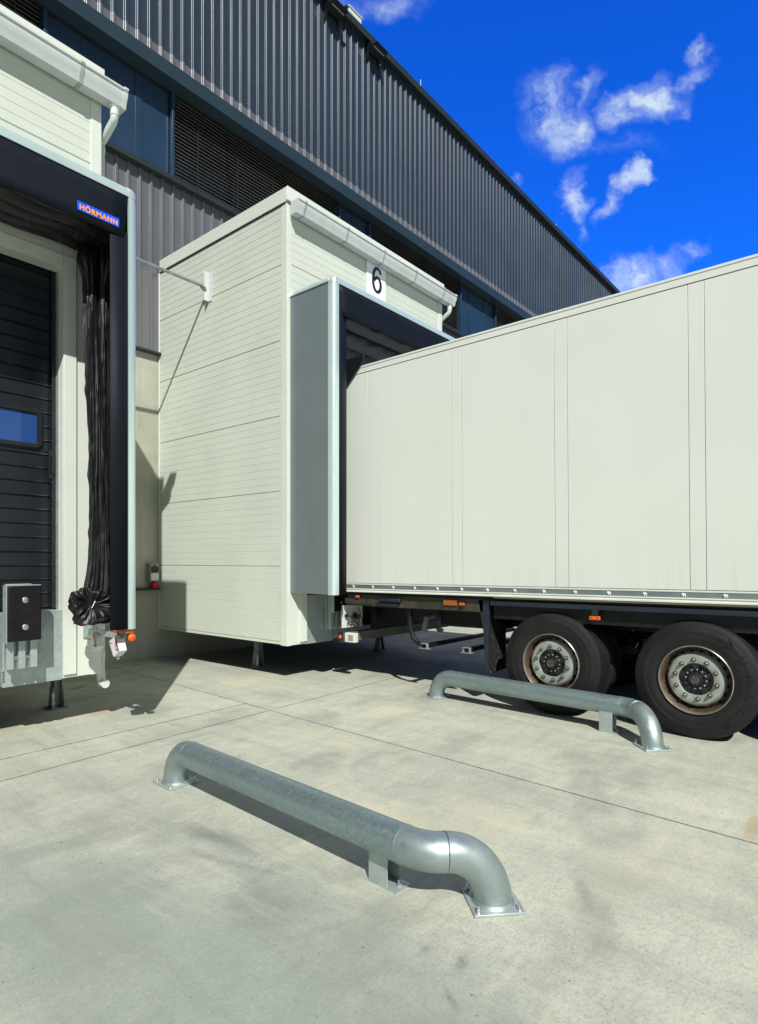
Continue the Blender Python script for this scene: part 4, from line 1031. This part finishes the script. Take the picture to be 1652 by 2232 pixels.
# mud flap with its holder
m = MB(); m.box(TX0+.09, 6.20, 3.262, 3.272, .30, 1.04); part(m, 'mud_flap', M['mudflap'])
m = MB(); m.prism([(3.225, 1.10), (3.36, 1.10), (3.30, .75), (3.285, .33), (3.24, .33), (3.24, .75)], 'x', TX0+.05, TX0+.085); part(m, 'mud_flap_holder', M['steel_blue'], bev=.003)
m = MB(); m.box(6.2, 7.77, 3.28, 3.30, .75, 1.04); part(m, 'cross_panel', M['steel_dark'])
m = MB(); m.box(TX1-.49, TX1-.09, 3.262, 3.272, .30, 1.04); part(m, 'mud_flap', M['mudflap'])
# tanks and boxes below the floor
m = MB(); m.box(6.30, 6.95, 3.55, 4.22, .72, .99); part(m, 'pallet_box', M['steel_dark'], bev=.02)
m = MB(); m.tube([(6.28, 4.30, .84), (6.12, 4.30, .82), (6.08, 4.30, .70), (6.08, 4.30, .66)], .035, 10); part(m, 'drain_pipe', M['grey_pl'])
m = MB()
for yy in (4.15, 3.57):
    m.box(TX0+.17, TX1-.15, yy-.03, yy+.03, .50, .545)
for s in (1, -1):
    for yy in (4.36,):
        xx = sgnx(TX0+.15, s)
        pth = [(xx, yy, 1.0), (xx, yy, .80), (xx, yy-.01, .70), (xx, yy-.05, .60), (xx, yy-.12, .545), (xx, yy-.20, .525)]
        m.tube(pth, [.035, .034, .032, .03, .026, .024], 10)
part(m, 'spare_wheel_carrier', M['steel_dark'], angle=60)
for yy in (4.15, 3.57):
    m = MB(); m.box(TX0+.13, TX0+.17, yy-.045, yy-.038, .495, .55); m.box(TX0+.13, TX0+.17, yy+.038, yy+.045, .495, .55); m.box(TX0+.13, TX0+.17, yy-.038, yy+.038, .545, .553); m.box(TX0+.125, TX0+.175, yy-.075, yy+.075, .489, .4945); part(m, 'carrier_end', M['grey_pl'])
# rear underrun bar with lamp and cable board
m = MB(); m.box(TX0+.04, TX1-.04, TYR-.11, TYR-.01, .48, .60); bar = part(m, 'underrun_bar', M['underrun'], bev=.006)
m = MB()
for x in (6.42, 7.48): m.box(x, x+.08, TYR-.10, TYR-.03, .60, 1.10)
parts(m, 'bar_post', M['steel_dark'])
m = MB(); m.box(TX0+.06, TX0+.46, TYR-.06, TYR-.045, .66, .955); lb = part(m, 'lamp_board', M['trailer_rail'], bev=.003)
m = MB()
random.seed(4)
for q in range(6):
    cx0, cz0, r1, r2, tl = TX0+.15+random.random()*.20, .74+random.random()*.12, .03+random.random()*.06, .02+random.random()*.06, random.random()*3
    a0 = random.random()*6; pth = []
    for a in range(13):
        ex, ez = r1*math.cos(a0+a*.40), r2*math.sin(a0+a*.40)
        pth.append((cx0+ex*math.cos(tl)-ez*math.sin(tl), TYR-.085-.008*q-.01*math.sin(a), cz0+ex*math.sin(tl)+ez*math.cos(tl)))
    m.tube(pth, .006, 6)
m.box(TX0+.10, TX0+.14, TYR-.10, TYR-.062, .80, .84); m.box(TX0+.26, TX0+.32, TYR-.10, TYR-.062, .78, .84)
m.build('cable_coil', M['hub'], lb, angle=60)
m = MB(); m.box(TX0+.03, TX0+.10, TYR-.30, TYR-.13, .49, .61); lh = part(m, 'lamp_housing', M['trailer_rail'], bev=.006)
m = MB(); m.box(TX0+.025, TX0+.0295, TYR-.27, TYR-.19, .515, .585); m.build('lamp_lens', M['grey_pl'], lh)
m = MB(); m.lathe([(-.012, 0), (-.010, .022), (0, .026)], (TX0+.03, TYR-.05, .55), 'x', 16); part(m, 'end_lamp', M['orange'])
m = MB(); m.box(TX0+.032, TX0+.08, TYR-.10, TYR+.0, .485, .61); part(m, 'end_lamp_base', M['dark_pl'], bev=.006)
m = MB(); m.box(6.26, TX1-.15, TYR-.20, TYR-.12, .62, 1.098); part(m, 'tail_box', M['steel_dark'], bev=.006)  # added dark block in place of the leveller front, closes the open underside
# landing gear
m = MB()
for x in (6.35, 7.5): m.box(x, x+.13, -4.6, -4.47, .25, .95); m.box(x-.06, x+.19, -4.68, -4.39, .12, .16); m.box(x+.03, x+.10, -4.57, -4.5, .16, .25)
part(m, 'landing_leg', M['steel_dark'])

# wheels
def add_wheel(x, yc, zc, s):
    """s=+1: outer side faces -X"""
    def L(m):
        m.v = [((x+(v[0])*s), yc+v[1], zc+v[2]) for v in m.v]; return m
    RO = .512
    t_prof = lambda o, w: [(o+.035, .288), (o+.018, .300), (o+.006, .335), (o+.0, .385), (o+.002, .392), (o-.0005, .398), (o+.002, .43), (o+.006, .438), (o+.010, .462), (o+.013, .472), (o+.024, .497), (o+.042, .507),
        (o+.075, .509), (o+.077, .500), (o+.085, .500), (o+.087, .510), (o+w*.36, RO), (o+w*.37, .501), (o+w*.37+.009, .501), (o+w*.37+.011, RO), (o+w*.62, RO), (o+w*.63, .501), (o+w*.63+.009, .501), (o+w*.63+.011, RO), (o+w-.087, .510), (o+w-.085, .500), (o+w-.077, .500), (o+w-.075, .509), (o+w-.042, .507), (o+w-.024, .497), (o+w-.006, .44), (o+w, .385), (o+w-.006, .335), (o+w-.035, .288)]
    m = MB(); m.lathe(t_prof(0, .31), (0, 0, 0), 'x', 96, close=True)
    ty = L(m).build('tyre', M['tyre'], tr, angle=35)
    m = MB(); m.lathe(t_prof(.335, .29), (0, 0, 0), 'x', 96, close=True)
    # tread blocks on the inner tyre and cross sipes
    L(m).build('inner_tyre', M['tyre'], tr, angle=35)
    m = MB()
    for k in range(64):
        a = 2*math.pi*k/64
        for o, w in ((.40, .052), (.47, .052), (.545, .05)):
            cc, ss = math.cos(a+o*2), math.sin(a+o*2); vs = []
            for dx in (-w/2, w/2):
                for da in (-.036, .036):
                    for rr in (.504, .5165):
                        vs.append((o+dx, rr*math.cos(a+o*2+da), rr*math.sin(a+o*2+da)))
            m.add(vs, [(0, 1, 3, 2), (4, 6, 7, 5), (0, 4, 5, 1), (2, 3, 7, 6), (1, 5, 7, 3), (0, 2, 6, 4)])
    L(m).build('tread', M['tyre'], ty, smooth=False)
    # rim
    m = MB(); m.lathe([(.040, .283), (.004, .288), (-.002, .2915), (.0, .2955), (.010, .2975), (.05, .296)], (0, 0, 0), 'x', 72, close=False)
    rim = L(m).build('rim', M['rim_lip'], tr, angle=60)
    m = MB(); m.lathe([(.0405, .283), (.055, .272), (.075, .268), (.090, .262), (.12, .258), (.17, .256), (.17, .2)], (0, 0, 0), 'x', 72); L(m).build('rim_barrel', M['rim_inner'], rim, angle=40)
    m = MB(); m.lathe([(.130, .256), (.110, .247), (.082, .234), (.062, .226), (.050, .216), (.044, .205), (.042, .19), (.042, .145), (.046, .1385), (.07, .137)], (0, 0, 0), 'x', 72); L(m).build('disc', M['rim'], rim, angle=50)
    m = MB()
    for k in range(20):
        a = 2*math.pi*(k+.5)/20; c0 = Vector((.090, .2405*math.cos(a), .2405*math.sin(a)))
        e1 = Vector((0, -math.sin(a), math.cos(a))); e2 = Vector((.62, .30*math.cos(a), .30*math.sin(a))).normalized(); nn = e1.cross(e2)
        if nn.x > 0: nn = -nn
        m.add([c0+nn*.0035]+[c0+nn*.0035+e1*.017*math.cos(R(q))+e2*.015*math.sin(R(q)) for q in range(0, 360, 30)], [(0, i, i % 12+1) for i in range(1, 13)])
    L(m).each('hand_hole', M['hub'], rim)
    for k in range(10):
        a = 2*math.pi*(k+.35)/10; cy, cz = .1675*math.cos(a), .1675*math.sin(a)
        m = MB(); m.lathe([(.0415, .021), (.037, .021), (.036, .0155), (.018, .0150), (.014, .010), (.004, .009), (.003, 0)], (0, cy, cz), 'x', 6 if False else 12); L(m).build('wheel_nut', M['nut'], rim, angle=40)
    m = MB(); m.lathe([(.075, .137), (.075, .105), (.060, .100), (.055, .062), (.030, .058), (.018, .052), (.014, .0)], (0, 0, 0), 'x', 40)
    for k in range(5):
        a = 2*math.pi*k/5+.3
        for da in (-.13, .13):
            pass
        vs = []
        for rr in (.085, .134):
            for da in (-.22, .22):
                for dx in (.046, .076): vs.append((dx, rr*math.cos(a+da), rr*math.sin(a+da)))
        m.add(vs, [(0, 1, 3, 2), (4, 6, 7, 5), (0, 4, 5, 1), (2, 3, 7, 6), (1, 5, 7, 3), (0, 2, 6, 4)])
    hub = L(m).build('hub', M['hub'], tr, angle=40)
    m = MB()
    for k in range(12):
        a = 2*math.pi*(k+.2)/12; m.lathe([(.054, .011), (.040, .011), (.036, .007), (.034, 0)], (0, .082*math.cos(a), .082*math.sin(a)), 'x', 8)
    L(m).build('hub_bolt', M['nut'], hub, angle=40)
    m = MB(); m.lathe([(.018, .036), (.009, .034), (.008, .028), (.010, .026), (.010, .0)], (0, 0, 0), 'x', 24); 
    for zz in (-.014, -.004, .006, .015): m.box(.006, .0095, -.019, .019, zz-.0025, zz+.0025)
    L(m).build('hub_cap', M['nut'], hub, angle=40)
    return ty
def wz(y): return .512-PIT*(TYR-y)
for (yc) in (2.54, 1.23, -.08):
    ty = add_wheel(TX0+.035, yc, wz(yc), 1)
    if yc == 1.23:
        # raised lettering around the upper right of the sidewall
        for i, ch in enumerate('DUNLOP'):
            a = R(50-i*21.0)   # angle seen from the side: 0 = towards -Y, 90 = up
            rr = .415
            px = TX0+.035-.0005; py = yc-rr*math.cos(a); pz = wz(yc)+rr*math.sin(a)
            # text plane faces -X: local x -> -Y, local y -> Z, rotated so that letters stand along the radius
            base = Matrix(((0, 0, -1, 0), (-1, 0, 0, 0), (0, 1, 0, 0), (0, 0, 0, 1)))
            mw = Matrix.Translation((px, py, pz)) @ base @ Matrix.Rotation(a-R(90), 4, 'Z')
            text_mesh('raised_letter', ch, .06, M['tyre'], ty, mw, .005, .001, .058, .062)
for yc in (2.54, 1.23, -.08): add_wheel(TX1-.035, yc, wz(yc), -1)
m = MB()
for yc in (2.54, 1.23, -.08): m.tube([(TX0+.30, yc, wz(yc)), (TX1-.30, yc, wz(yc))], .065, 14); m.box(6.35, 6.55, yc-.05, yc+.6, wz(yc)+.08, wz(yc)+.25); m.box(7.42, 7.62, yc-.05, yc+.6, wz(yc)+.08, wz(yc)+.25); m.lathe([(-.05, 0), (-.05, .13), (.12, .14), (.12, 0)], (6.9, yc, wz(yc)+.25), 'z', 16)
part(m, 'axle', M['steel_dark'])

# ------------------------------------------------------------------ render settings
sc.render.engine = 'CYCLES'
sc.cycles.max_bounces = 8
